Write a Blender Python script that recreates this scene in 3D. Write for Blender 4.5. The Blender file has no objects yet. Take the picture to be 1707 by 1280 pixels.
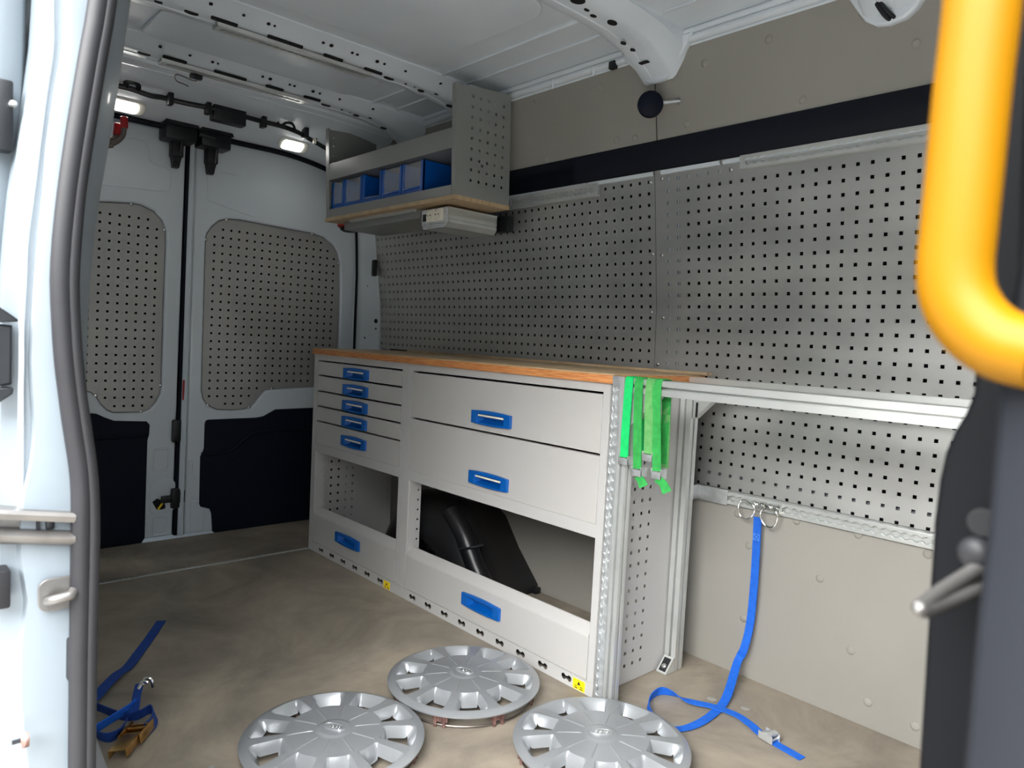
import bpy, bmesh, math, random
from mathutils import Matrix, Vector
random.seed(7)
D = bpy.data; SC = bpy.context.scene; COL = SC.collection
PI = math.pi; rad = math.radians

# ------------------------------------------------------------------ camera
cam = D.cameras.new('camera'); cam.sensor_fit = 'HORIZONTAL'; cam.sensor_width = 36; cam.lens = 1199.436/1707*36
cam.clip_start = .02; cam.clip_end = 200
co = D.objects.new('camera', cam); COL.objects.link(co); SC.camera = co
_R = Vector((0.67369881,0.73731398,0.04997998)); _U = Vector((-0.07838172,0.00404152,0.99691523)); _F = Vector((-0.73483754,0.67553812,-0.06051471))
mw = Matrix.Identity(4)
for i in range(3): mw[i][0] = _R[i]; mw[i][1] = _U[i]; mw[i][2] = -_F[i]
mw[0][3], mw[1][3], mw[2][3] = 0, 0, 1.005          # floor of the van is z = 0
co.matrix_world = mw
cam.dof.use_dof = True; cam.dof.focus_distance = 2.3; cam.dof.aperture_fstop = 8
# ------------------------------------------------------------------ sky and exposure
world = D.worlds.new('sky'); SC.world = world; world.use_nodes = True
wn, wl = world.node_tree.nodes, world.node_tree.links
bg = wn['Background']
tc = wn.new('ShaderNodeTexCoord'); sx = wn.new('ShaderNodeSeparateXYZ'); rp = wn.new('ShaderNodeValToRGB')
wl.new(tc.outputs['Generated'], sx.inputs[0]); wl.new(sx.outputs['Z'], rp.inputs[0]); wl.new(rp.outputs[0], bg.inputs[0])
rp.color_ramp.elements[0].position = 0.0; rp.color_ramp.elements[0].color = (.36, .355, .345, 1)
rp.color_ramp.elements[1].position = 1.0; rp.color_ramp.elements[1].color = (.92, 1.0, 1.09, 1)
bg.inputs[1].default_value = 3.0
SC.view_settings.view_transform = 'Standard'; SC.view_settings.look = 'None'
SC.view_settings.exposure = 1.34; SC.view_settings.gamma = 1; SC.view_settings.use_curve_mapping = False

# sun behind cloud: a broad soft source high over the doorway side
sun = D.lights.new('hazy_sun', 'SUN'); sun.energy = 11.5; sun.angle = rad(80); sun.color = (1, .985, .96)
so_ = D.objects.new('hazy_sun', sun); COL.objects.link(so_)
so_.rotation_euler = Vector((-.2, .97, -math.tan(rad(48)))).to_track_quat('-Z', 'Y').to_euler()

# ------------------------------------------------------------------ materials
def lin(c):
    f = lambda v: v/12.92 if v <= .04045 else ((v+.055)/1.055)**2.4
    return tuple(f(v/255) for v in c)+(1,)
def mat(name, c, rough=.5, metal=0, var=0, vscale=6, bump=0, bscale=200, coat=0, c2=None, stretch=None, rvar=0, detail=4, trans=0, spec=.5):
    m = D.materials.new(name); m.use_nodes = True
    n, l = m.node_tree.nodes, m.node_tree.links; b = n['Principled BSDF']
    col = lin(c); b.inputs['Base Color'].default_value = col
    b.inputs['Roughness'].default_value = rough; b.inputs['Metallic'].default_value = metal
    b.inputs['Specular IOR Level'].default_value = spec
    if coat: b.inputs['Coat Weight'].default_value = coat; b.inputs['Coat Roughness'].default_value = .08
    if trans: b.inputs['Transmission Weight'].default_value = trans
    t = n.new('ShaderNodeTexCoord'); mp = n.new('ShaderNodeMapping')
    if stretch: mp.inputs['Scale'].default_value = stretch
    l.new(t.outputs['Object'], mp.inputs[0])
    if var or c2 or rvar:
        nz = n.new('ShaderNodeTexNoise'); nz.inputs['Scale'].default_value = vscale; nz.inputs['Detail'].default_value = detail
        l.new(mp.outputs[0], nz.inputs['Vector'])
        cr = n.new('ShaderNodeValToRGB'); cr.color_ramp.elements[0].position = .32; cr.color_ramp.elements[1].position = .68
        cb = lin(c2) if c2 else tuple(v*(1-var) for v in col[:3])+(1,)
        cr.color_ramp.elements[0].color = cb; cr.color_ramp.elements[1].color = col if c2 else tuple(min(1, v*(1+var)) for v in col[:3])+(1,)
        l.new(nz.outputs['Fac'], cr.inputs[0])
        if var or c2: l.new(cr.outputs[0], b.inputs['Base Color'])
        if rvar:
            mr = n.new('ShaderNodeMapRange'); mr.inputs[1].default_value = .3; mr.inputs[2].default_value = .7
            mr.inputs[3].default_value = max(.02, rough-rvar); mr.inputs[4].default_value = rough+rvar
            l.new(nz.outputs['Fac'], mr.inputs[0]); l.new(mr.outputs[0], b.inputs['Roughness'])
    if bump:
        nb = n.new('ShaderNodeTexNoise'); nb.inputs['Scale'].default_value = bscale; nb.inputs['Detail'].default_value = 2
        l.new(mp.outputs[0], nb.inputs['Vector'])
        bp = n.new('ShaderNodeBump'); bp.inputs['Strength'].default_value = bump; bp.inputs['Distance'].default_value = .002
        l.new(nb.outputs['Fac'], bp.inputs['Height']); l.new(bp.outputs[0], b.inputs['Normal'])
    return m
def emit(name, c, s):
    m = D.materials.new(name); m.use_nodes = True; b = m.node_tree.nodes['Principled BSDF']
    b.inputs['Emission Color'].default_value = c; b.inputs['Emission Strength'].default_value = s; b.inputs['Base Color'].default_value = (.9,.9,.9,1)
    return m
M = dict(
 white=mat('white_paint', (208,217,224), .25, coat=.4, var=.03, vscale=3),
 inwhite=mat('primer_white_paint', (218,226,233), .33, coat=.25, var=.04, vscale=4),
 steel=mat('galvanised_steel', (184,185,183), .42, .72, var=.10, vscale=3.2, rvar=.09, stretch=(1,1,2.2), detail=6),
 doorsteel=mat('galvanised_steel_dull', (168,168,165), .44, .6, var=.10, vscale=3, rvar=.08, detail=6),
 alu=mat('aluminium_extrusion', (208,211,209), .34, .55, var=.05, vscale=14),
 zinc=mat('zinc_plate', (205,208,209), .30, .65, var=.12, vscale=40),
 chrome=mat('chrome', (225,225,222), .12, 1),
 beige=mat('beige_lining', (150,147,140), .62, var=.05, vscale=2.5, bump=.05, bscale=300),
 grey=mat('grey_powder_coat', (190,189,187), .42, var=.02, vscale=3, bump=.03, bscale=500),
 greyd=mat('grey_drawer_paint', (190,188,185), .40, var=.02, vscale=3, bump=.03, bscale=500),
 blue=mat('blue_plastic', (0,92,178), .38, var=.06, vscale=20),
 bluebin=mat('blue_bin_plastic', (0,84,172), .33, var=.05, vscale=12),
 navy=mat('dark_navy_plastic', (8,15,32), .6, spec=.2, var=.10, vscale=30, bump=.1, bscale=400),
 black=mat('black_plastic', (16,19,24), .45, var=.1, vscale=20),
 band=mat('black_trim_vinyl', (9,15,27), .55, spec=.2, var=.08, vscale=5),
 rubber=mat('grey_rubber_seal', (34,34,37), .5, var=.08, vscale=20, spec=.3),
 arch=mat('black_moulded_plastic', (18,20,24), .36, c2=(34,31,30), vscale=5, detail=8),
 dark=mat('dark_cavity', (12,13,15), .9),
 dgrey=mat('dark_grey_trim', (9,10,13), .65, spec=.1, var=.06, vscale=12, bump=.1, bscale=500),
 mgrey=mat('slate_grey_trim', (27,29,34), .65, spec=.12, var=.05, vscale=12, bump=.1, bscale=500),
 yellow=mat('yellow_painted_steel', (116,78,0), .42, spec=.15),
 jamb=mat('darkened_white_paint', (116,125,132), .4, coat=.1, var=.05, vscale=4),  # white paint darkened in its colour to offset strong daylight on the pillar
 shelfgrey=mat('grey_shelf_paint', (132,134,132), .36, var=.03, vscale=3),
 oldsteel=mat('worn_steel', (112,110,108), .38, .7, var=.15, vscale=30),
 stitch=mat('pale_blue_thread', (120,176,240), .8),
 loopm=mat('brushed_steel', (200,198,192), .35, .7),
 wood=mat('plywood_edge', (222,160,100), .55, c2=(186,108,56), vscale=7, stretch=(3,3,60), detail=6),
 woodtop=mat('plywood_top', (196,172,138), .5, c2=(172,146,112), vscale=6, stretch=(2,30,1), detail=6),
 silver=mat('silver_wheel_paint', (154,157,160), .30, .40, coat=.4, var=.05, vscale=7),
 rust=mat('rusty_clip', (120,92,84), .6, c2=(78,50,46), vscale=60),
 wire=mat('steel_wire', (120,112,105), .4, .9),
 green=mat('green_webbing', (52,170,78), .8, c2=(40,148,66), vscale=60, bump=.4, bscale=900),
 greenb=mat('bright_green_webbing', (10,212,112), .75, c2=(8,196,100), vscale=60, bump=.4, bscale=900),
 greenf=mat('faded_green_webbing', (112,176,104), .85, c2=(84,158,86), vscale=50, bump=.4, bscale=900),
 webb=mat('blue_webbing', (18,104,214), .7, c2=(10,92,200), vscale=70, bump=.5, bscale=900),
 webd=mat('dark_blue_webbing', (14,66,150), .75, c2=(10,56,132), vscale=70, bump=.5, bscale=900),
 gold=mat('yellow_zinc', (206,168,104), .3, 1, c2=(176,136,84), vscale=30),
 red=mat('red_plastic', (170,22,30), .4),
 sticker=mat('yellow_sticker', (255,226,20), .5),
 cream=mat('cream_socket_plastic', (232,228,214), .45),
 ground=mat('pale_asphalt', (158,155,150), .9, var=.15, vscale=2),
 render=mat('grey_brown_render', (120,115,108), .9, var=.2, vscale=1.2, bump=.3, bscale=40),
 lamp=emit('led_lens', (1,.98,.92,1), 9),
 lens=mat('lamp_lens', (235,235,225), .2),
)
# clear window
gm = D.materials.new('clear_plastic'); gm.use_nodes = True
g = gm.node_tree.nodes['Principled BSDF']; g.inputs['Base Color'].default_value = (.8,.85,.88,1); g.inputs['Roughness'].default_value = .12
g.inputs['Alpha'].default_value = .2; M['clear'] = gm
# van floor: brown phenolic plywood, fine mesh print, scuffs and pale marks
fm = D.materials.new('anti_slip_plywood'); fm.use_nodes = True
n, l = fm.node_tree.nodes, fm.node_tree.links; b = n['Principled BSDF']; b.inputs['Roughness'].default_value = .55
t = n.new('ShaderNodeTexCoord')
n1 = n.new('ShaderNodeTexNoise'); n1.inputs['Scale'].default_value = 2.6; n1.inputs['Detail'].default_value = 9; n1.inputs['Roughness'].default_value = .65
n1.inputs['Distortion'].default_value = .6
l.new(t.outputs['Object'], n1.inputs['Vector'])
c1 = n.new('ShaderNodeValToRGB'); c1.color_ramp.elements[0].position = .33; c1.color_ramp.elements[0].color = lin((120,112,103)); c1.color_ramp.elements[1].position = .66; c1.color_ramp.elements[1].color = lin((170,158,141))
l.new(n1.outputs['Fac'], c1.inputs[0])
n2 = n.new('ShaderNodeTexNoise'); n2.inputs['Scale'].default_value = 9; n2.inputs['Detail'].default_value = 10; n2.inputs['Roughness'].default_value = .75
l.new(t.outputs['Object'], n2.inputs['Vector'])
c2 = n.new('ShaderNodeValToRGB'); c2.color_ramp.elements[0].position = .66; c2.color_ramp.elements[0].color = (0,0,0,1); c2.color_ramp.elements[1].position = .76; c2.color_ramp.elements[1].color = (.55,.55,.55,1)
l.new(n2.outputs['Fac'], c2.inputs[0])
mx = n.new('ShaderNodeMixRGB'); mx.inputs[2].default_value = lin((216,203,186)); l.new(c2.outputs[0], mx.inputs[0]); l.new(c1.outputs[0], mx.inputs[1])
ck = n.new('ShaderNodeTexChecker'); ck.inputs['Scale'].default_value = 260; ck.inputs[1].default_value = (1,1,1,1); ck.inputs[2].default_value = (.84,.84,.84,1)
l.new(t.outputs['Object'], ck.inputs['Vector'])
mu = n.new('ShaderNodeMixRGB'); mu.blend_type = 'MULTIPLY'; mu.inputs[0].default_value = .8; l.new(mx.outputs[0], mu.inputs[1]); l.new(ck.outputs[0], mu.inputs[2])
l.new(mu.outputs[0], b.inputs['Base Color'])
bp = n.new('ShaderNodeBump'); bp.inputs['Strength'].default_value = .25; bp.inputs['Distance'].default_value = .001; l.new(ck.outputs[1], bp.inputs['Height']); l.new(bp.outputs[0], b.inputs['Normal'])
M['floor'] = fm

# ------------------------------------------------------------------ mesh helpers
def frame(o, u, v):
    u, v = Vector(u), Vector(v); n = u.cross(v); m = Matrix.Identity(4)
    for i in range(3): m[i][0] = u[i]; m[i][1] = v[i]; m[i][2] = n[i]; m[i][3] = o[i]
    return m
FRONT = lambda y: frame((0,y,0), (1,0,0), (0,0,1))       # faces -Y (the aisle), (x, z)
SIDE = lambda x: frame((x,0,0), (0,1,0), (0,0,1))        # faces +X, (y, z)
SIDEB = lambda x: frame((x,0,0), (0,-1,0), (0,0,1))      # faces -X, (-y, z)
UP = lambda z: frame((0,0,z), (1,0,0), (0,1,0))
DOWN = lambda z: frame((0,0,z), (1,0,0), (0,-1,0))       # faces down, (x, -y)
def new(bm=None): return bmesh.new()
def box(bm, x0, x1, y0, y1, z0, z1, bev=0, seg=2, m=None):
    r = bmesh.ops.create_cube(bm, size=1)
    vs = r['verts']
    for v in vs: v.co = Vector(((x0+x1)/2+v.co.x*(x1-x0), (y0+y1)/2+v.co.y*(y1-y0), (z0+z1)/2+v.co.z*(z1-z0)))
    if bev:
        es = list({e for v in vs for e in v.link_edges})
        r = bmesh.ops.bevel(bm, geom=es, offset=bev, segments=seg, affect='EDGES', profile=.5)
        vs = list({v for f in r['faces'] for v in f.verts} | {v for v in vs if v.is_valid})
    if m is not None:
        for v in vs: v.co = m @ v.co
    return bm
def tube(bm, pts, r, seg=10, closed=False, cap=True):
    pts = [Vector(p) for p in pts]; n = len(pts); rings = []
    rs = r if isinstance(r, (list, tuple)) else [r]*n
    prev = None
    for i, p in enumerate(pts):
        a = pts[(i-1) % n] if (closed or i > 0) else p; c = pts[(i+1) % n] if (closed or i < n-1) else p
        t = (c-a).normalized()
        if prev is None:
            up = Vector((0,0,1)) if abs(t.z) < .9 else Vector((1,0,0)); s = t.cross(up).normalized()
        else: s = (prev - t*prev.dot(t)).normalized()
        prev = s; u = s.cross(t)
        rings.append([bm.verts.new(p + (s*math.cos(2*PI*k/seg)+u*math.sin(2*PI*k/seg))*rs[i]) for k in range(seg)])
    for i in range(n if closed else n-1):
        A, B = rings[i], rings[(i+1) % n]
        for k in range(seg): bm.faces.new((A[k], B[k], B[(k+1) % seg], A[(k+1) % seg]))
    if cap and not closed: bm.faces.new(rings[0]); bm.faces.new(rings[-1][::-1])
    return bm
def spline(pts, k=6, closed=False):
    pts = [Vector(p) for p in pts]; n = len(pts); out = []
    for i in range(n if closed else n-1):
        g = lambda j: pts[j % n] if closed else pts[max(0, min(n-1, j))]
        p0, p1, p2, p3 = g(i-1), g(i), g(i+1), g(i+2)
        for s in range(k):
            t = s/k
            out.append(.5*((2*p1)+(p2-p0)*t+(2*p0-5*p1+4*p2-p3)*t*t+(3*p1-p0-3*p2+p3)*t**3))
    if not closed: out.append(pts[-1])
    return out
def ribbon(bm, pts, wd, w, th=.0016, k=6):
    P = spline(pts, k); W = spline(wd, k); rows = []
    for i, p in enumerate(P):
        t = (P[min(i+1, len(P)-1)]-P[max(i-1, 0)]).normalized()
        d = W[i]-t*W[i].dot(t); d.normalize(); nn = t.cross(d)
        rows.append([bm.verts.new(p+d*a*w/2+nn*b_*th/2) for a, b_ in ((-1,-1),(1,-1),(1,1),(-1,1))])
    for A, B in zip(rows, rows[1:]):
        for k2 in range(4): bm.faces.new((A[k2], B[k2], B[(k2+1) % 4], A[(k2+1) % 4]))
    bm.faces.new(rows[0]); bm.faces.new(rows[-1][::-1])
    return bm
def lathe(bm, prof, seg=24, m=None):
    rings = []
    for r, z in prof:
        if r < 1e-5: v = bm.verts.new((0,0,z)); rings.append([v]*seg)
        else: rings.append([bm.verts.new((r*math.cos(2*PI*k/seg), r*math.sin(2*PI*k/seg), z)) for k in range(seg)])
    for A, B in zip(rings, rings[1:]):
        for k in range(seg):
            f = [A[k], A[(k+1) % seg], B[(k+1) % seg], B[k]]; f = list(dict.fromkeys(f))
            if len(f) > 2: bm.faces.new(f)
    if m is not None:
        for v in {v for r in rings for v in r}: v.co = m @ v.co
    return bm
def loft(bm, rows, closed=False, cap=False):
    R = [[bm.verts.new(p) for p in r] for r in rows]; n = len(R[0])
    for A, B in zip(R, R[1:]):
        for k in range(n if closed else n-1): bm.faces.new((A[k], A[(k+1) % n], B[(k+1) % n], B[k]))
    if cap: bm.faces.new(R[0][::-1]); bm.faces.new(R[-1])
    return bm
def obj(name, geo, m, parent=None, smooth=40, local=False):
    if isinstance(geo, bmesh.types.BMesh):
        bmesh.ops.recalc_face_normals(geo, faces=geo.faces); me = D.meshes.new(name); geo.to_mesh(me); geo.free()
    else: me = geo; me.name = name
    me.materials.clear(); me.materials.append(M[m] if isinstance(m, str) else m)
    if smooth:
        me.shade_smooth(); me.set_sharp_from_angle(angle=rad(smooth))
    o = D.objects.new(name, me); COL.objects.link(o)
    if parent is not None:
        o.parent = parent
        if not local:                       # geometry given in van coordinates
            off = parent.location.copy() if parent.parent is None else Vector()
            o.matrix_parent_inverse = Matrix.Translation(-off)
    return o
def plate(outline, holes=(), th=.002, mtx=None, bev=0):
    """flat sheet with through holes; front face at local z = 0, body behind it"""
    cu = D.curves.new('tmp', 'CURVE'); cu.dimensions = '2D'; cu.fill_mode = 'BOTH'
    cu.extrude = th/2-bev
    if bev: cu.bevel_depth = bev; cu.bevel_resolution = 2; cu.offset = -bev
    for lp in [outline]+list(holes):
        s = cu.splines.new('POLY'); s.points.add(len(lp)-1); s.use_cyclic_u = True
        for i, p in enumerate(lp): s.points[i].co = (p[0], p[1], 0, 1)
    ob = D.objects.new('tmp', cu); me = D.meshes.new_from_object(ob)
    D.objects.remove(ob); D.curves.remove(cu)
    me.transform(Matrix.Translation((0,0,-th/2)))
    if mtx is not None: me.transform(mtx)
    return me
def rect(x0, x1, y0, y1, r=0, k=5):
    if not r: return [(x0,y0),(x1,y0),(x1,y1),(x0,y1)]
    out = []
    for cx, cy, a in ((x1-r,y0+r,-90),(x1-r,y1-r,0),(x0+r,y1-r,90),(x0+r,y0+r,180)):
        for i in range(k+1): t = rad(a+90*i/k); out.append((cx+r*math.cos(t), cy+r*math.sin(t)))
    return out
def circ(x, y, r, k=12, ry=None, ph=0): return [(x+r*math.cos(2*PI*i/k+ph), y+(ry or r)*math.sin(2*PI*i/k+ph)) for i in range(k)]
def sq(x, y, h=.005): return [(x-h,y-h),(x+h,y-h),(x+h,y+h),(x-h,y+h)]
def inside(p, poly):
    c = False; x, y = p; j = len(poly)-1
    for i in range(len(poly)):
        if (poly[i][1] > y) != (poly[j][1] > y) and x < (poly[j][0]-poly[i][0])*(y-poly[i][1])/(poly[j][1]-poly[i][1])+poly[i][0]: c = not c
        j = i
    return c
def edge_dist(p, poly):
    best = 9
    for i in range(len(poly)):
        a, b_ = Vector(poly[i-1][:2]), Vector(poly[i][:2]); q = Vector(p); ab = b_-a
        t = max(0, min(1, (q-a).dot(ab)/max(1e-9, ab.dot(ab)))); best = min(best, (a+ab*t-q).length)
    return best
def offset(poly, d):
    c = Vector((sum(p[0] for p in poly)/len(poly), sum(p[1] for p in poly)/len(poly))); out = []
    area = sum(poly[i-1][0]*poly[i][1]-poly[i][0]*poly[i-1][1] for i in range(len(poly))); sg = 1 if area > 0 else -1
    for i in range(len(poly)):
        a, b_, c_ = Vector(poly[i-1][:2]), Vector(poly[i][:2]), Vector(poly[(i+1) % len(poly)][:2])
        t = ((b_-a).normalized()+(c_-b_).normalized())
        t = t.normalized() if t.length > 1e-6 else Vector((1,0)); out.append((b_.x+t.y*d*sg, b_.y-t.x*d*sg))
    return out
def thing(name, label, cat, loc=(0,0,0), group=None):
    o = D.objects.new(name, None); COL.objects.link(o); o.location = loc; o.empty_display_size = .05
    return tag(o, label, cat, group)
def tag(o, label, cat, group=None):
    o['label'] = label; o['category'] = cat
    if group: o['group'] = group
    return o
def struct(o, label=None):
    o['kind'] = 'structure'
    if label: o['label'] = label
    return o
def lab(o, text): o['label'] = text; return o
def dup(o, parent=None):
    c = o.copy(); COL.objects.link(c)
    if parent is not None: c.parent = parent
    for ch in list(o.children): dup(ch, c)
    return c

# ------------------------------------------------------------------ van shell
def y_far(z):                                             # inner face of the far side wall
    P = ((-.1,2.035),(.56,2.035),(.92,2.041),(1.14,2.033),(1.56,1.981),(1.95,1.918),(2.1,1.89))
    for (a, ya), (c, yc) in zip(P, P[1:]):
        if z <= c: return ya+(yc-ya)*(z-a)/(c-a)
    return P[-1][1]
YC = 1.125
def y_near(z): return 2*YC-y_far(z)

g = new(); box(g, -3.49, .05, .12, 2.05, -.03, 0)
floor = struct(obj('floor', g, 'floor', smooth=0), 'brown anti-slip plywood van floor with scuffs and pale marks')
g = new(); box(g, -3.03, -3.012, .25, 1.552, 0, .0012)
for i in range(64): box(g, -3.028, -3.014, .27+i*.02, .281+i*.02, .0012, .0026)
obj('floor_seam_strip', g, 'alu', floor, 0)
g = new()
for x, y, r in ((-1.07,1.83,.014),(-.98,1.86,.013),(-1.05,1.62,.012),(-.98,1.55,.010),(-.86,1.50,.010),(-1.60,.60,.008),(-1.02,1.66,.008)):
    lathe(g, [(r,0),(r*.8,.0012),(0,.0015)], 12, Matrix.Translation((x,y,0)))
obj('screw_cap', g, 'beige', floor)
g = new(); box(g, -60, 40, -60, 60, -.72, -.62); struct(obj('ground', g, 'ground', smooth=0), 'pale paved ground outside the van')
# unseen building added across the yard to block low sky light
g = new(); box(g, -16, 12, -7.2, -6.6, -.62, 3.2, .02); struct(obj('wall_light_block', g, 'render', smooth=0), 'grey-brown rendered block added out of view to hold back low sky light')
# underbody block and sill
g = new(); box(g, -3.55, .6, .14, 2.15, -.25, -.03); struct(obj('trim_1', g, 'white', smooth=0), 'white body sill under the floor')

g = new(); box(g, -3.68, -3.64, .10, 2.2, -.3, 2.0); struct(obj('wall_rear', g, 'white', smooth=0), 'outer skin of the rear doors')
g = new(); box(g, -3.68, .16, 2.16, 2.2, -.3, 2.0); struct(obj('wall_side', g, 'white', smooth=0), 'outer body skin of the far side')
g = new(); box(g, .16, 2.4, .16, 2.14, -.3, .35); box(g, 1.3, 2.4, .16, 2.14, .3, .95)      # cab: floor, dash, doors below the windows, roof, posts
box(g, .16, 1.7, 2.13, 2.165, -.3, 1.0)
for y0 in (.13,2.13): box(g, 1.5, 1.57, y0, y0+.06, .95, 1.97)
box(g, .10, 1.57, .15, 2.16, 1.965, 2.0)
struct(obj('cab', g, 'white', smooth=0), 'white cab of the van ahead of the load space')
# roof skin with pressed panels and ribs
g = new(); box(g, -3.70, .3, .20, 2.16, 1.99, 2.01)
ceil = struct(obj('ceiling', g, 'inwhite', smooth=0), 'white painted steel roof skin with cross bows')
for x0, x1 in ((-2.17,-1.56),(-2.74,-2.47),(-1.33,-.85)):
    obj('roof_swage', plate(rect(x0, x1, -1.53, -.72, .09 if x1-x0 > .4 else .05, 8), th=.012, mtx=DOWN(1.9785), bev=.005), 'inwhite', ceil)
for x0, x1 in ((-2.27,-1.54),(-2.78,-2.44),(-1.34,-.82)):
    for yy in (1.64,1.76):
        g = new(); box(g, x0, x1, yy-.006, yy+.006, 1.983, 1.9905, .003); obj('roof_ridge', g, 'inwhite', ceil)
def bow(x, w0, w1, t0, t1, plugs, slot=None):
    rows = []
    for y, dz in ((.31,-.09),(.36,-.055),(.43,-.025),(.55,-.006),(.7,0),(1.125,.002),(1.55,0),(1.68,-.006),(1.79,-.025),(1.86,-.055),(1.925,-.095)):
        z = 1.955+dz
        rows.append([(x-t0,y,1.992),(x-t0,y,max(z+.02,1.985+dz*.6)),(x-w0-.012,y,z+.008),(x-w0,y,z),(x-w0*.4,y,z),(x-w0*.36,y,z+.0025),(x+w1*.36,y,z+.0025),(x+w1*.4,y,z),(x+w1,y,z),(x+w1+.012,y,z+.008),(x+t1,y,max(z+.02,1.985+dz*.6)),(x+t1,y,1.992)])
    g = new(); loft(g, rows); o = obj('roof_bow', g, 'inwhite', ceil)
    for px, py, r, ry in plugs:
        dz = 0 if .6 < py < 1.62 else (-.008 if py < 1.72 else (-.03 if py < 1.82 else -.06))
        obj('bow_hole', plate(circ(px, -py, r, 14, ry), th=.004, mtx=DOWN(1.9548+dz)), 'dark', o, 0)
    return o
std = lambda x: [(x,YC-.355,.012,.021),(x,YC+.355,.012,.021),(x,YC+.43,.005,.005),(x,YC+.50,.009,.014),(x,YC+.47,.004,.004),(x,YC-.45,.008,.012),(x+.02,YC+.56,.006,.01),(x,YC+.64,.010,.016)]
b1 = bow(-1.462, .052, .05, .075, .10, [(-1.437,1.648,.012,.018),(-1.43,1.49,.02,.024),(-1.46,1.59,.008,.012),(-1.45,1.55,.006,.01),(-1.468,1.74,.007,.011),(-1.478,1.80,.007,.011)])
b2 = bow(-2.375, .045, .04, .07, .12, std(-2.372)); b3 = bow(-2.86, .045, .04, .07, .11, std(-2.858)); b4 = bow(-.76, .05, .05, .075, .10, std(-.76))
for o, x in ((b2,-2.375),(b3,-2.86)):                     # small round holes on the sloping face towards the door
    for k, (yy, r) in enumerate(((.80,.006),(.90,.005),(.98,.006),(1.0,.004),(1.17,.005),(1.20,.007),(1.28,.005),(1.30,.005),(1.38,.007),(1.41,.005),(1.5,.005),(1.66,.006))):
        f = frame((x+.075, yy, 1.969), (0,1,0), Vector((-.7,0,1)).normalized()*-1)
        m2 = frame((x+.0815, yy, 1.9683), (0,1,0), Vector((-.89,0,-.45)).normalized()) if False else None
        g = new(); lathe(g, [(0,-.001),(r,-.001),(r,.0015),(0,.0015)], 10, Matrix.Translation((x+.082, yy, 1.9695)) @ Vector((.35,0,-.94)).to_track_quat('Z','Y').to_matrix().to_4x4())
        obj('bow_hole', g, 'dark', o, 0)
for x0, z0, zl in ((-1.47,1.948,1.858),(-.76,1.945,1.842)):           # flared bow feet on the side wall
    l9 = rad(9); mt = frame((0,1.98,1.56), (1,0,0), (0,-math.sin(l9),math.cos(l9)))
    h = (zl-1.56)/math.cos(l9); hh = (z0-1.56)/math.cos(l9)
    ol = [(x0-.135,hh+.03),(x0-.12,hh),(x0-.10,hh-.015),(x0-.075,h+.05),(x0-.055,h+.022),(x0-.03,h+.005),(x0,h),(x0+.04,h+.005),(x0+.065,h+.022),(x0+.09,h+.055),(x0+.115,hh-.01),(x0+.14,hh+.03)]
    me = plate(ol[::-1] if False else ol, th=.03, mtx=mt @ Matrix.Translation((0,0,.022)), bev=.008); obj('bow_foot', me, 'inwhite', ceil)
g = new(); box(g, -1.487, -1.455, 1.842, 1.858, 1.9, 1.903); obj('foot_slot', g, 'dark', ceil, 0)
for yy, zz, r in ((1.912,1.962,.013),(1.902,1.981,.009),(1.925,1.948,.008)):         # beads of the roof rail
    g = new(); tube(g, [(-3.3,yy,zz),(.2,yy,zz)], r, 12); obj('roof_rail', g, 'inwhite', ceil)
    g = new(); tube(g, [(-3.3,2*YC-yy,zz),(.2,2*YC-yy,zz)], r, 12); obj('roof_rail', g, 'inwhite', ceil)
for x in (-1.93,-1.735):
    g = new(); lathe(g, [(0,-.022),(.004,-.015),(.007,0),(.008,.012),(0,.014)], 8, Matrix.Translation((x,1.905,1.955))); obj('rail_clip', g, 'inwhite', ceil)
g = new(); box(g, -1.66, -1.632, 1.895, 1.915, 1.938, 1.965, .004); obj('rail_clip', g, 'black', ceil)

g = new(); tube(g, spline([(-.80,1.89,1.95),(-.785,1.885,1.90),(-.765,1.895,1.862),(-.755,1.92,1.85)],5), .006, 8); tube(g, spline([(-.79,1.895,1.94),(-.772,1.888,1.89),(-.752,1.90,1.86),(-.742,1.925,1.85)],5), .005, 8); obj('cable_tie', g, 'black', ceil)
# far side wall: outer skin, lining, black band, perforated panels
rows = [[(x, y_far(z)+.09, z) for x in (-3.3,.2)] for z in (-.1,.5,.92,1.14,1.56,1.99)]
g = new(); loft(g, rows); wall = struct(obj('wall_far', g, 'dark'), 'far side wall of the van with beige lining and perforated panels')  # skin coloured near black instead of white, so the panel holes look unlit
g = new(); box(g, -3.2, .2, 2.036, 2.05, 0, .568, .002)
lp = obj('lining_panel', g, 'beige', wall); lab(lp, 'pale beige lower lining panel')
riv_lo = [(-1.145,.50),(-.955,.52),(-.78,.52),(-.605,.51),(-.875,.37),(-1.1,.18),(-.775,.195),(-.72,.07),(-.60,.055),(-1.9,.42),(-1.62,.40),(-1.66,.12),(-1.1,.41)]
rv = new(); lathe(rv, [(.012,0),(.011,.002),(.006,.0034),(0,.0038)], 14); rvm = D.meshes.new('rivet'); rv.to_mesh(rvm); rv.free(); rvm.materials.append(M['beige']); rvm.shade_smooth()
def rivet(p, nrm, par):
    o = D.objects.new('rivet', rvm); COL.objects.link(o); o.parent = par
    o.matrix_local = Matrix.Translation(p) @ Vector(nrm).to_track_quat('Z','Y').to_matrix().to_4x4(); return o
for x, z in riv_lo: rivet((x,2.036,z), (0,-1,0), lp)
l9 = rad(9); WU = frame((0,1.98,1.56), (1,0,0), (0,-math.sin(l9),math.cos(l9)))
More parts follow.
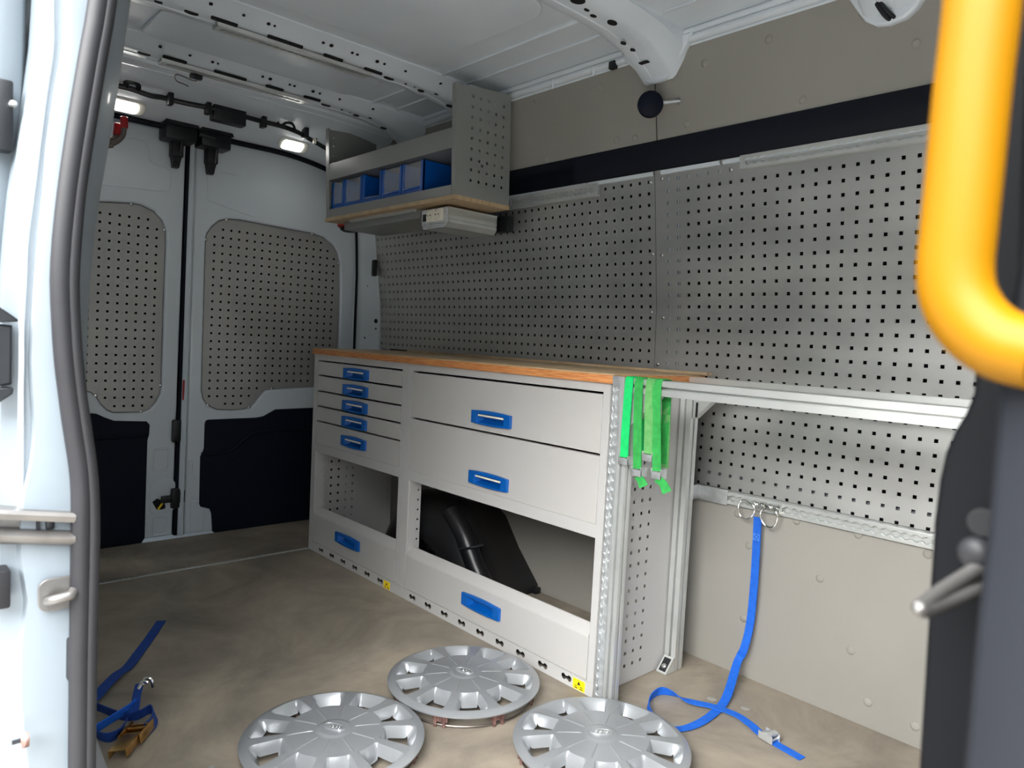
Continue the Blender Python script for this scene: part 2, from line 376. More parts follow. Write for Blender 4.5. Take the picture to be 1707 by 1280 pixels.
for x0, x1 in ((-3.25,-1.4885),(-1.4835,.2)):
    o = obj('lining_panel', plate(rect(x0,x1,.03,.405), th=.004, mtx=WU), 'beige', wall, 0)
    for x, v in ((-2.04,.37),(-1.72,.345),(-1.655,.155),(-1.575,.15),(-2.0,.145),(-2.3,.3)) if x1 < -1 else ((-1.30,.325),(-1.37,.16),(-1.09,.34),(-.99,.155),(-.83,.34),(-.70,.23)):
        p = WU @ Vector((x,v,0)); rivet(p, (0,-math.cos(l9),-math.sin(l9)), o)
g = new(); rows = []
for x in (-3.25,-1.86,-1.858,-1.84,-1.838,.2):
    d = .0015 if -1.859 < x < -1.839 else 0
    rows.append([WU @ Vector((x,v,h+d)) for v, h in ((.032,0),(.034,.006),(.06,.010),(.10,.010),(.126,.006),(.128,0))])
loft(g, rows); o = obj('black_band', g, 'band', wall); lab(o, 'long black vinyl band across the wall')
for dx0, dx1 in ((-3.25,-1.80),(-1.79,-1.5),(-1.47,-1.25),(-1.24,.2)):
    g = new(); rows = [[WU @ Vector((x,v,h)) for v, h in ((.031,.0),(.030,.006),(.024,.008),(.018,.006),(.016,0))] for x in (dx0,dx1)]; loft(g, rows)
    obj('white_edge_trim', g, 'white', wall)
LEANS = ((-.05,.418,7.16),(.418,.65,2.15),(.65,1.2,-1.0))
def wall_pt(x, s, d=0):
    """point on the bent perforated sheet, s metres below its first hole row"""
    y, z = 1.9808, 1.559
    for a, c, an in LEANS:
        a0 = max(a, 0) if s >= 0 else 0; e = min(s, c)
        if s < 0: e = s; a0 = 0
        y += math.sin(rad(an))*(e-a0); z -= math.cos(rad(an))*(e-a0); ln = an
        if s <= c: break
    return Vector((x, y+d*math.cos(rad(ln)), z+d*math.sin(rad(ln))))
def perforated(x0, x1, cols, s0, s1, rws, h=.005, brk=(.418,.65)):
    xs = [x0]+[v for c in cols for v in (c-h,c+h)]+[x1]; ss = [s0]+[v for r in rws for v in (r-h,r+h)]+[s1]
    g = new(); V = [[g.verts.new(wall_pt(x,s)) for x in xs] for s in ss]; B = {}
    def bk(i, j):
        if (i,j) not in B: B[i,j] = g.verts.new(wall_pt(xs[j], ss[i], .0025))
        return B[i,j]
    for i in range(len(ss)-1):
        for j in range(len(xs)-1):
            if i % 2 and j % 2 and i < len(ss)-1 and j < len(xs)-1 and j != len(xs)-1 and i <= 2*len(rws)-1 and j <= 2*len(cols)-1:
                for (a, c), (d, e) in (((i,j),(i,j+1)),((i,j+1),(i+1,j+1)),((i+1,j+1),(i+1,j)),((i+1,j),(i,j))):
                    g.faces.new((V[a][c], V[d][e], bk(d,e), bk(a,c)))
            else: g.faces.new((V[i][j], V[i][j+1], V[i+1][j+1], V[i+1][j]))
    m_, n_ = len(ss)-1, len(xs)-1
    for i in range(m_):
        g.faces.new((V[i][0], V[i+1][0], bk(i+1,0), bk(i,0))); g.faces.new((V[i][n_], V[i+1][n_], bk(i+1,n_), bk(i,n_)))
    for j in range(n_): g.faces.new((V[m_][j], V[m_][j+1], bk(m_,j+1), bk(m_,j))); g.faces.new((V[0][j], V[0][j+1], bk(0,j+1), bk(0,j)))
    return g
pl = obj('perforated_panel', perforated(-3.262, -1.5005, [-1.525-.038*i for i in range(45,-1,-1)], -.037, .632, [.038*i for i in range(17)]), 'steel', wall, 0)
lab(pl, 'perforated steel panel above the worktop')
pr = obj('perforated_panel', perforated(-1.4985, -.30, [-1.4453+.038*i for i in range(30)], -.041, .992, [.038*i for i in range(27)]), 'steel', wall, 0)
lab(pr, 'large perforated steel panel beside the grab handle')
g = new()
for x, s, w in ((-1.47,-.02,.06),(-3.24,.3,.05)):                       # body pillars close behind the sheets
    rows = [[wall_pt(x+a, s2, d) for a, d in ((0,.05),(0,.009),(w,.009),(w,.05))] for s2 in (-.03,.2,.418,.62)]; loft(g, rows)
g2 = obj('body_pillar', g, 'white', wall)
g = new()
rows = [[wall_pt(x, s2, d) for s2, d in ((-.03,.06),(-.03,.008),(.012,.010),(.03,.06))] for x in (-1.38,-1.15)]; loft(g, rows); obj('body_pillar', g, 'white', wall)
g = new()
rows = [[wall_pt(x, s2, d) for s2, d in ((.945,.06),(.956,.008),(.985,.010),(1.0,.06))] for x in (-1.3,-.4)]; loft(g, rows); obj('body_pillar', g, 'white', wall)
scr = new(); lathe(scr, [(.0065,0),(.006,.002),(.003,.0035),(0,.0035)], 10); scm = D.meshes.new('screw'); scr.to_mesh(scm); scr.free(); scm.materials.append(M['chrome']); scm.shade_smooth()
def screw(p, nrm, par, name='screw', s=1):
    o = D.objects.new(name, scm); COL.objects.link(o); o.parent = par
    o.matrix_local = Matrix.Translation(p) @ Vector(nrm).to_track_quat('Z','Y').to_matrix().to_4x4() @ Matrix.Scale(s, 4); return o
for x, s, par in ((-1.517,.001,pl),(-1.513,.24,pl),(-1.52,.437,pl),(-1.47,-.006,pr),(-1.475,.245,pr),(-1.47,.455,pr),(-1.485,.615,pr),(-1.215,.001,pr),(-3.245,.15,pl),(-3.245,.45,pl),(-3.245,.60,pl)):
    screw(wall_pt(x,s), (0,-1,-.05), par)

# rear header beam above the doors
def droop(y): a = abs(y-YC); return 0 if a < .35 else -.075*((a-.35)/.45)**2
HP = ((-2.975,1.99),(-2.985,1.968),(-3.01,1.960),(-3.15,1.937),(-3.20,1.925),(-3.25,1.905),(-3.31,1.882),(-3.36,1.868),(-3.44,1.864),(-3.46,1.90))
rows = [[(x, y, z+droop(y)*(1 if x < -3.02 else .25)) for x, z in HP] for y in [.32+i*.05 for i in range(34)]]
g = new(); loft(g, rows); head = struct(obj('trim_2', g, 'inwhite'), 'white header beam above the rear doors')
g = new(); tube(g, [(-3.405, .36+i*.045, 1.858+droop(.36+i*.045)) for i in range(35)], .014, 8); obj('door_seal', g, 'band', head)
g = new(); tube(g, [(-3.02, .36+i*.045, 1.9605+droop(.36+i*.045)*.3) for i in range(35)], .005, 6); obj('beam_bead', g, 'inwhite', head)
for yy, zz, xx in ((.905,1.923,-3.21),(1.335,1.925,-3.16),(1.41,1.922,-3.17),(1.48,1.915,-3.19),(1.60,1.90,-3.18)):
    g = new(); lathe(g, [(0,-.002),(.006,-.002),(.006,.002),(0,.002)], 8, Matrix.Translation((xx+.004,yy,zz+.002+droop(yy)))@Vector((.35,0,-.94)).to_track_quat('Z','Y').to_matrix().to_4x4()); obj('beam_hole', g, 'dark', head, 0)

# corner pillar between rear door and far wall
Z = [0,.3,.6,.92,1.0,1.14,1.3,1.45,1.56,1.7,1.85,1.99]
rows = []
for z in Z:
    yw = y_far(z); k = .0 if z < 1.3 else -.05*((z-1.3)/.6)**1.5
    rows.append([(-3.46,1.985+k,z),(-3.41,1.985+k,z),(-3.395,1.978+k,z),(-3.345,1.972+k,z),(-3.335,1.975+k,z),(-3.29,yw-.016,z),(-3.262,yw-.008,z),(-3.245,yw+.03,z)])
g = new(); loft(g, rows); cp = struct(obj('trim_3', g, 'white'), 'white corner pillar beside the far rear door')
g = new(); tube(g, [(-3.42, 1.988+(0 if z < 1.3 else -.05*((z-1.3)/.6)**1.5), z) for z in Z[:11]], .012, 8); obj('door_seal', g, 'band', cp)
for yy, zz, r in ((1.985,1.50,.009),(1.985,1.46,.005),(1.985,1.37,.008),(2.01,1.07,.012),(2.01,1.03,.005),(1.985,.98,.004),(1.99,1.25,.005)):
    g = new(); lathe(g, [(0,-.004),(r,-.004),(r,.001),(0,.001)], 10, Matrix.Translation((-3.315 if yy < 2 else -3.277, yy-.004 if yy < 2 else y_far(zz)-.013, zz))@Vector((.3,-1,0)).to_track_quat('Z','Y').to_matrix().to_4x4()); obj('pillar_hole', g, 'dark', cp, 0)
g = new(); box(g, -3.283, -3.245, 1.985, 2.002, 1.30, 1.385, .007); obj('black_clip', g, 'black', cp)
g = new(); box(g, -3.46, -3.3, .27, .31, 0, 1.95); struct(obj('trim_4', g, 'white', smooth=0), 'white corner pillar beside the near rear door')

# ------------------------------------------------------------------ rear doors
RM = frame((-3.51657,1.26008,0), (.0446656,.999002,0), (.0319022,-.00142635,.99949))
LM = frame((-3.53403,1.11353,0), (-.026177,.999657,0), (.0383747,.00100488,.999263))
win_r = [(-0.0414,1.403),(-0.0358,1.4302),(-0.0148,1.4648),(0.0152,1.494),(0.0512,1.5084),(0.1063,1.5127),(0.24,1.5073),(0.3909,1.5015),(0.4805,1.4984),(0.5402,1.4861),(0.5912,1.4524),(0.6213,1.4149),(0.635,1.3652),(0.645,1.1804),(0.65,0.9877),(0.6517,0.8542),(0.6499,0.7575),(0.631,0.722),(0.525,0.7111),(0.4281,0.7073),(0.3044,0.6992),(0.2693,0.6943),(0.2453,0.6724),(0.2171,0.6329),(0.1935,0.6087),(0.1649,0.5998),(0.103,0.5977),(0.0374,0.6028),(-0.0046,0.6226),(-0.0282,0.6561),(-0.0362,0.6987)]
low_r = [(-0.0215,0.5353),(-0.016,0.5511),(-0.0034,0.5541),(0.2255,0.557),(0.2595,0.5626),(0.3209,0.5959),(0.5252,0.6003),(0.7075,0.6042),(0.7304,-0.0066),(0.5251,-0.0122),(0.0542,-0.0164),(0.0311,0.0024),(0.0236,0.0917),(0.0143,0.1163),(-0.0272,0.1311),(-0.034,0.1454),(-0.0365,0.3778),(-0.0264,0.397),(-0.0207,0.4165)]
win_l = [(-0.217,1.5152),(-0.179,1.5137),(-0.1286,1.4958),(-0.0943,1.4626),(-0.0763,1.423),(-0.0728,1.3702),(-0.0742,1.2634),(-0.0748,1.0096),(-0.0722,0.7178),(-0.0762,0.681),(-0.0927,0.6447),(-0.1186,0.6123),(-0.1519,0.5988),(-0.266,0.6007),(-0.292,0.6141),(-0.3143,0.6394),(-0.3368,0.6751),(-0.3554,0.6924)]
win_l = win_l + [(-.52,.735),(-.665,.74),(-.69,.76),(-.69,1.36),(-.675,1.42),(-.63,1.46),(-.58,1.475)]
low_l = [(-0.3353,0.5978),(-0.303,0.5805),(-0.265,0.5638),(-0.1304,0.5551),(-0.1172,0.5388),(-0.1182,0.495),(-0.1248,0.4702),(-0.1243,0.1596),(-0.1231,0.0119),(-0.1368,-0.0118),(-0.16,-0.0207),(-0.3054,-0.0184)]
low_l = low_l + [(-.70,.005),(-.70,.615),(-.48,.615)]
def rear_door(nm, MT, win, low, outer, hole0, ncol, label):
    o = struct(obj(nm, plate(outer, [offset(win,.003)], th=.045, mtx=MT, bev=.009), 'white', smooth=50), label)
    g0 = MT @ Matrix.Translation((0,0,-.011))
    holes = []
    for c in range(-2, ncol):
        for r in range(0, 24):
            p = (hole0[0]+.038*c, hole0[1]-.0378*r)
            if inside(p, win) and edge_dist(p, win) > .022: holes.append(sq(*p))
    w = obj('window_panel', plate(win, holes, th=.002, mtx=g0), 'doorsteel', o, 0); lab(w, 'perforated steel sheet closing the door window')
    obj('window_backing', plate(offset(win,.02), [], th=.004, mtx=MT @ Matrix.Translation((0,0,-.048))), 'dark', o, 0)
    cx = sum(p[0] for p in win)/len(win); cy = sum(p[1] for p in win)/len(win)
    for k in range(0, len(win), 4):
        q = MT @ Vector((win[k][0], win[k][1], -.010)); screw(q, (1,0,0), w, 'edge_clip', 1.3)
    lo = obj('lower_panel', plate(low, [], th=.016, mtx=MT @ Matrix.Translation((0,0,.008)), bev=.005), 'navy', o, 50); lab(lo, 'dark navy moulded lower door panel')
    return o, w, lo
out_r = [(-.098,.004),(.742,.004),(.745,.9),(.74,1.37),(.72,1.55),(.68,1.70),(.62,1.80),(.5,1.848),(.3,1.864),(-.098,1.868)]
out_l = [(.0,.004),(-.0,1.86),(-.4,1.856),(-.6,1.84),(-.72,1.79),(-.78,1.7),(-.81,1.55),(-.825,1.37),(-.83,.9),(-.83,.004)]
d1, w1, lo1 = rear_door('door_1', RM, win_r, low_r, out_r, (-.0012,1.459), 18, 'white rear door behind the drawer cabinet, with perforated window panel')
d2, w2, lo2 = rear_door('door_2', LM, win_l, low_l, out_l, (-.1095-.038*15,1.4585), 18, 'white rear door half hidden behind the doorway seal')
# moulded step across the dark panels
for MT, pts, par in ((RM, [(-0.0327,0.3878),(0.023,0.3842),(0.1079,0.3997),(0.1646,0.4475),(0.2227,0.484),(0.3613,0.4904),(0.6609,0.4877)], lo1), (LM, [(-0.129,0.4895),(-0.2385,0.4903),(-0.357,0.4919)]+[(-.68,.51)], lo2)):
    g = new(); tube(g, [MT @ Vector((p[0],p[1],.005)) for p in spline([(a,c,0) for a,c in pts],4)], .011, 8); obj('moulded_step', g, 'navy', par)
pads = ((LM,d2,[(-0.1014,0.4266),(-0.0245,0.3187)]),(LM,d2,[(-0.0916,0.104),(-0.0243,-0.0154)]),(RM,d1,[(-0.0721,0.1621),(-0.0046,-0.0071)]),(RM,d1,[(-0.0876,0.361),(-0.0614,0.2996)]))
for MT, par, ((u0,v0),(u1,v1)) in pads:
    obj('pressed_pad', plate(rect(u0,u1,max(.01,v1),v0,.012), [rect(u0+.009,u1-.009,max(.01,v1)+.009,v0-.009,.008)], th=.006, mtx=MT @ Matrix.Translation((0,0,.0025)), bev=.002), 'white', par)
obj('pressed_pad', plate(rect(*(lambda a,c: (a[0],c[0],c[1],a[1]))(*[(-0.1072,0.2757),(0.0065,0.1166)]),.03), th=.006, mtx=LM @ Matrix.Translation((0,0,.003)), bev=.0025), 'white', d2)
(u0,v0),(u1,v1) = [(-0.0954,0.1869),(-0.0372,0.1368)]
lk = obj('lock_hole', plate([(u0,v0-.01),(u0+.02,v0+.004),(u1-.005,v0-.012),(u1,v1+.005),(u1-.015,v1),(u0+.02,v1+.002)], th=.005, mtx=LM @ Matrix.Translation((0,0,.0065))), 'dark', d2, 0)
g = new(); box(g, -.004,.004,-.022,.022,0,.003,m=LM @ Matrix.Translation(((u0+u1)/2+.008,(v0+v1)/2-.004,.0065)) @ Matrix.Rotation(rad(-35),4,'Z')); obj('lock_lever', g, 'sticker', lk, 0)
# gap, edge flange, latches
for z0, z1 in ((0,1.87),):
    g = new(); loft(g, [[LM @ Vector((a,z,d)) for a, d in ((.002,-.045),(.004,.006),(.012,.012),(.022,.004),(.025,-.045))] for z in (.004,.6,1.2,1.855)]); obj('gap_seal', g, 'band', d2)
fl = []
for z in (.004,.25,.5,.62,.75,.95,1.3,1.6,1.86):
    e = .010 if z < .7 else .004
    fl.append([RM @ Vector((a,z,d)) for a, d in ((-.128,-.03),(-.128-e*.3,.004+e),(-.120,.012+e),(-.110,.010+e),(-.098,-.002))])
g = new(); loft(g, fl); obj('edge_flange', g, 'white', d1)
g = new(); box(g, -.129,-.121,0.652,0.7454,.012,.018,m=RM); obj('reflector', g, 'red', d1)
for k, (u, v, s) in enumerate(((-.004,.505,1),(.002,.185,.9))):
    g = new(); box(g, u-.02,u+.018,v-.05*s,v+.055*s,.004,.03,.006,m=LM)
    if k: box(g, u-.062,u,v-.016,v+.016,.004,.022,.004,m=LM); box(g, u+.01,u+.04,v-.022,v+.04,.004,.03,.005,m=LM)
    obj('door_latch', g, 'black', d2)
for k, yy in enumerate((1.055,1.205)):
    par = (d2,d1)[k]
    g = new(); box(g, -3.45,-3.345,yy-.062,yy+.068,1.80,1.876,.008); rows = None
    loft(g, [[(-3.40,yy-.075,1.855),(-3.335,yy-.075,1.855),(-3.335,yy+.075,1.862),(-3.40,yy+.075,1.862)],[(-3.40,yy-.06,1.885),(-3.335,yy-.06,1.885),(-3.335,yy+.06,1.89),(-3.40,yy+.06,1.89)]], closed=True, cap=True)
    lt = obj('top_latch', g, 'black', par)
    g = new(); box(g, -3.44,-3.385,yy-.022,yy+.026,1.735,1.81,.006); loft(g, [[(-3.43,yy-.02,1.74),(-3.39,yy-.02,1.74),(-3.39,yy+.02,1.74),(-3.43,yy+.02,1.74)],[(-3.43,yy-.012,1.69),(-3.40,yy-.012,1.69),(-3.40,yy+.012,1.69),(-3.43,yy+.012,1.69)]], closed=True, cap=True)
    obj('latch_arm', g, 'rubber', lt)
    g = new(); tube(g, [(-3.395,yy-.002,1.702),(-3.384,yy-.002,1.702)], .008, 10); tube(g, [(-3.39,yy+.014,1.74),(-3.378,yy+.014,1.80)], .007, 8); obj('latch_pin', g, 'black', lt)
g = new()
tube(g, [(-3.35,1.13,1.845),(-3.35,1.2,1.84)], .013, 8); obj('latch_link', g, 'black', d2)
# faint pressed lines on the upper door skins
for MT, par, pts in ((LM, d2, [(-0.3586,1.5749),(-0.1956,1.5844),(-0.0843,1.5912),(-0.0644,1.608),(-0.0614,1.6719),(-0.08,1.6945),(-0.1204,1.6995),(-0.1505,1.7115),(-0.1592,1.7559),(-0.1772,1.7853),(-0.2489,1.7869),(-0.3181,1.7762)]), (RM, d1, [(0.1804,1.5374),(-0.0258,1.5815),(-0.0401,1.6066),(-0.0455,1.6875),(-0.0304,1.7175),(0.0875,1.7199)])):
    g = new(); tube(g, [MT @ Vector((p[0],p[1],-.0005)) for p in spline([(a,c,0) for a,c in pts],4)], .003, 6); obj('pressed_line', g, 'white', par)

# ------------------------------------------------------------------ near side: wall, doorway pillar, seal, open sliding door
rows = [[(x, y_near(z)-.0, z) for x in (-3.4,-1.36)] for z in (0,.5,.92,1.14,1.56,1.95)]
g = new(); loft(g, rows); struct(obj('wall_near', g, 'inwhite'), 'white near side wall of the van, seen only edge on')
rows = [[(x, y_near(z)-.10, z) for x in (-3.55,-1.22)] for z in (-.3,.5,.92,1.14,1.56,1.98)]
g = new(); loft(g, rows); struct(obj('wall_outer', g, 'white'), 'white outer body skin behind the doorway')
g = new(); box(g, -1.06, .3, .20, .34, 1.64, 1.995, .02); struct(obj('trim_5', g, 'white'), 'white door header over the side doorway')
ROWS = [0,80,160,240,320,400,470,540,600,650,700,740,780,820,870,930,1000,1080,1160,1230,1280]
JAMB = [[(-1.11,0.1674,1.4013),(-1.075,0.167,1.3905),(-1.07,0.1913,1.3974),(-1.05,0.1953,1.3927),(-1.045,0.2254,1.4016),(-1.05,0.2418,1.4088),(-1.06,0.2489,1.4143),(-1.2,0.3031,1.4757),(-1.25,0.3165,1.4956),(-1.4,0.3406,1.5497)],[(-1.11,0.1647,1.3416),(-1.075,0.1644,1.3325),(-1.07,0.1903,1.3391),(-1.05,0.1949,1.3353),(-1.045,0.2171,1.3407),(-1.05,0.2335,1.347),(-1.06,0.2406,1.3518),(-1.2,0.2951,1.4045),(-1.25,0.3082,1.4214),(-1.4,0.3313,1.4671)],[(-1.11,0.1582,1.2807),(-1.075,0.1581,1.2733),(-1.07,0.1821,1.2785),(-1.05,0.1861,1.2753),(-1.045,0.2087,1.2802),(-1.05,0.2253,1.2855),(-1.06,0.2323,1.2895),(-1.2,0.2871,1.3333),(-1.25,0.2999,1.3472),(-1.4,0.3221,1.3847)],[(-1.11,0.1498,1.2195),(-1.075,0.1499,1.2138),(-1.07,0.1753,1.2185),(-1.05,0.1786,1.2159),(-1.045,0.2012,1.22),(-1.05,0.2173,1.2243),(-1.06,0.2241,1.2275),(-1.2,0.2777,1.2621),(-1.25,0.2901,1.273),(-1.4,0.3113,1.3021)],[(-1.11,0.1427,1.1588),(-1.075,0.1431,1.1547),(-1.07,0.1719,1.1592),(-1.05,0.1747,1.1573),(-1.045,0.1946,1.1602),(-1.05,0.2103,1.1635),(-1.06,0.217,1.1659),(-1.2,0.2675,1.1909),(-1.25,0.2795,1.1988),(-1.4,0.2995,1.2197)],[(-1.11,0.1381,1.0985),(-1.075,0.1386,1.0962),(-1.07,0.1674,1.0996),(-1.05,0.1692,1.0984),(-1.045,0.1895,1.1007),(-1.05,0.2062,1.1032),(-1.06,0.2131,1.1048),(-1.2,0.2603,1.1205),(-1.25,0.2719,1.1254),(-1.4,0.2911,1.1381)],[(-1.11,0.1347,1.0457),(-1.075,0.1359,1.0449),(-1.07,0.1643,1.0474),(-1.05,0.1658,1.047),(-1.045,0.1878,1.0489),(-1.05,0.2043,1.0505),(-1.06,0.2112,1.0514),(-1.2,0.2555,1.0591),(-1.25,0.2669,1.0614),(-1.4,0.2855,1.0669)],[(-1.11,0.1337,0.993),(-1.075,0.1352,0.9937),(-1.07,0.1622,0.9952),(-1.05,0.1635,0.9956),(-1.045,0.1901,0.9971),(-1.05,0.2063,0.9978),(-1.06,0.2131,0.998),(-1.2,0.2535,0.9977),(-1.25,0.2649,0.9975),(-1.4,0.2833,0.9959)],[(-1.11,0.1328,0.9476),(-1.075,0.1346,0.9495),(-1.07,0.1611,0.9503),(-1.05,0.1624,0.9514),(-1.045,0.193,0.9522),(-1.05,0.2097,0.9523),(-1.06,0.2167,0.9518),(-1.2,0.2526,0.945),(-1.25,0.264,0.9425),(-1.4,0.2822,0.9347)],[(-1.11,0.1329,0.9096),(-1.075,0.1347,0.9125),(-1.07,0.1626,0.9127),(-1.05,0.1642,0.9144),(-1.045,0.1974,0.9145),(-1.05,0.2137,0.9139),(-1.06,0.2206,0.913),(-1.2,0.252,0.9008),(-1.25,0.2633,0.8964),(-1.4,0.2815,0.8835)],[(-1.11,0.133,0.8713),(-1.075,0.1347,0.8753),(-1.07,0.1642,0.8748),(-1.05,0.1661,0.877),(-1.045,0.2022,0.8762),(-1.05,0.2188,0.875),(-1.06,0.2259,0.8736),(-1.2,0.2557,0.8562),(-1.25,0.2672,0.85),(-1.4,0.2856,0.8319)],[(-1.11,0.1331,0.8406),(-1.075,0.1347,0.8455),(-1.07,0.1636,0.8444),(-1.05,0.1659,0.8471),(-1.045,0.2065,0.8453),(-1.05,0.2233,0.8436),(-1.06,0.2304,0.8417),(-1.2,0.2593,0.8203),(-1.25,0.2709,0.8125),(-1.4,0.2898,0.7903)],[(-1.11,0.1332,0.8098),(-1.075,0.1347,0.8154),(-1.07,0.1601,0.8141),(-1.05,0.1629,0.8172),(-1.045,0.2108,0.814),(-1.05,0.2275,0.8118),(-1.06,0.2346,0.8096),(-1.2,0.2622,0.784),(-1.25,0.2739,0.7748),(-1.4,0.2931,0.7483)],[(-1.11,0.1333,0.7788),(-1.075,0.1348,0.7853),(-1.07,0.1539,0.7842),(-1.05,0.1571,0.7877),(-1.045,0.213,0.7827),(-1.05,0.2302,0.7799),(-1.06,0.2375,0.7772),(-1.2,0.2644,0.7476),(-1.25,0.2762,0.7368),(-1.4,0.2956,0.7061)],[(-1.11,0.1334,0.7399),(-1.075,0.1348,0.7475),(-1.07,0.15,0.7465),(-1.05,0.1524,0.7507),(-1.045,0.2131,0.7435),(-1.05,0.2318,0.7399),(-1.06,0.2395,0.7366),(-1.2,0.2672,0.7017),(-1.25,0.2791,0.689),(-1.4,0.2987,0.6529)],[(-1.11,0.1335,0.6929),(-1.075,0.1349,0.7018),(-1.07,0.1513,0.7003),(-1.05,0.1534,0.7052),(-1.045,0.2131,0.6963),(-1.05,0.2319,0.6918),(-1.06,0.2397,0.6878),(-1.2,0.2679,0.6466),(-1.25,0.2799,0.6315),(-1.4,0.2995,0.589)],[(-1.11,0.1337,0.6377),(-1.075,0.1349,0.6482),(-1.07,0.1586,0.6447),(-1.05,0.1607,0.6503),(-1.045,0.2132,0.6408),(-1.05,0.2314,0.6354),(-1.06,0.239,0.6308),(-1.2,0.2682,0.5818),(-1.25,0.2803,0.564),(-1.4,0.2999,0.514)],[(-1.11,0.1339,0.5742),(-1.075,0.135,0.5864),(-1.07,0.1532,0.5835),(-1.05,0.1553,0.59),(-1.045,0.2133,0.5768),(-1.05,0.2306,0.5706),(-1.06,0.238,0.5651),(-1.2,0.2682,0.5073),(-1.25,0.2802,0.4864),(-1.4,0.2998,0.4278)],[(-1.11,0.1341,0.5101),(-1.075,0.135,0.5241),(-1.07,0.1528,0.5207),(-1.05,0.155,0.5282),(-1.045,0.2136,0.5123),(-1.05,0.2308,0.505),(-1.06,0.2381,0.4987),(-1.2,0.2688,0.432),(-1.25,0.2808,0.4079),(-1.4,0.3004,0.3406)],[(-1.11,0.1342,0.4535),(-1.075,0.1351,0.4691),(-1.07,0.1569,0.4638),(-1.05,0.1591,0.4722),(-1.045,0.2139,0.4554),(-1.05,0.231,0.4472),(-1.06,0.2382,0.4401),(-1.2,0.2732,0.3642),(-1.25,0.2855,0.3372),(-1.4,0.3055,0.2621)],[(-1.11,0.1343,0.4129),(-1.075,0.1351,0.4296),(-1.07,0.1613,0.4222),(-1.05,0.1634,0.4311),(-1.045,0.214,0.4144),(-1.05,0.2311,0.4056),(-1.06,0.2383,0.398),(-1.2,0.2888,0.3106),(-1.25,0.3018,0.2813),(-1.4,0.3234,0.2)]]
def extend(rows):
    a, b_ = rows[0], rows[1]; top = []
    for k in (1,2,3,4): top.insert(0, [(p[0], p[1]+(p[1]-q[1])*.9*k*(1.25 if k > 1 else 1), p[2]+.11*k) for p, q in zip(a,b_)])
    e = rows[-1]; bot = [[(p[0], p[1], p[2]-.14*k) for p in e] for k in (1,2,3,4,5)]
    return top+rows+bot
JR = extend([[tuple(p) for p in r] for r in JAMB])
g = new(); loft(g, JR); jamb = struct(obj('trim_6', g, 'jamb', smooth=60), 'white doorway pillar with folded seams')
SEAL = extend([[(-1.035,0.2272,1.3992),(-1.032,0.2376,1.4019),(-1.037,0.2341,1.4022)],[(-1.035,0.2189,1.3387),(-1.032,0.2295,1.3412),(-1.037,0.2259,1.3414)],[(-1.035,0.2107,1.2786),(-1.032,0.2214,1.2807),(-1.037,0.2177,1.2808)],[(-1.035,0.2031,1.2188),(-1.032,0.2136,1.2206),(-1.037,0.21,1.2206)],[(-1.035,0.1966,1.1594),(-1.032,0.2067,1.1608),(-1.037,0.2032,1.1608)],[(-1.035,0.1917,1.1003),(-1.032,0.2026,1.1016),(-1.037,0.1988,1.1014)],[(-1.035,0.19,1.0489),(-1.032,0.2008,1.0498),(-1.037,0.197,1.0495)],[(-1.035,0.1922,0.9973),(-1.032,0.2028,0.998),(-1.037,0.1991,0.9977)],[(-1.035,0.1952,0.9528),(-1.032,0.2061,0.9532),(-1.037,0.2023,0.9528)],[(-1.035,0.1995,0.9153),(-1.032,0.21,0.9154),(-1.037,0.2064,0.915)],[(-1.035,0.2042,0.8773),(-1.032,0.2151,0.8773),(-1.037,0.2113,0.8768)],[(-1.035,0.2086,0.8466),(-1.032,0.2195,0.8463),(-1.037,0.2157,0.8459)],[(-1.035,0.2128,0.8155),(-1.032,0.2236,0.8151),(-1.037,0.2199,0.8146)],[(-1.035,0.2151,0.7844),(-1.032,0.2262,0.7838),(-1.037,0.2224,0.7832)],[(-1.035,0.2156,0.7454),(-1.032,0.2278,0.7444),(-1.037,0.2235,0.7439)],[(-1.035,0.2156,0.6985),(-1.032,0.2279,0.6972),(-1.037,0.2236,0.6966)],[(-1.035,0.2156,0.6433),(-1.032,0.2274,0.6418),(-1.037,0.2233,0.6411)],[(-1.035,0.2155,0.5799),(-1.032,0.2267,0.578),(-1.037,0.2228,0.5772)],[(-1.035,0.2157,0.5158),(-1.032,0.2269,0.5136),(-1.037,0.223,0.5127)],[(-1.035,0.2159,0.4592),(-1.032,0.227,0.4567),(-1.037,0.2232,0.4558)],[(-1.035,0.2161,0.4186),(-1.032,0.2271,0.4158),(-1.037,0.2233,0.4148)]])
sl = thing('door_seal', 'grey rubber seal running down the edge of the side doorway', 'seal', (-1.03,.21,0))
for i, (nm, r) in enumerate((('seal_bulb',.0125),('seal_lip',.0085),('seal_web',.006))):
    g = new(); tube(g, spline([r_[i] for r_ in SEAL],2), r, 12); obj(nm, g, 'rubber', sl)
bead = extend([[(-1.064,0.1814,1.3921)],[(-1.064,0.1809,1.3347)],[(-1.064,0.1752,1.2754)],[(-1.064,0.1687,1.2161)],[(-1.064,0.1633,1.157)],[(-1.064,0.1578,1.0979)],[(-1.064,0.1556,1.0465)],[(-1.064,0.1544,0.9949)],[(-1.064,0.154,0.9505)],[(-1.064,0.1542,0.9133)],[(-1.064,0.1545,0.8759)]])
g = new(); pts = [Vector(r_[0])+Vector((0,random.uniform(-.0008,.0008),0)) for r_ in bead[3:16]]; tube(g, spline(pts,4), .0032, 6); obj('sealant_bead', g, 'inwhite', jamb)
XJ = -1.045
def jp(x0, x1, y0, y1): return None
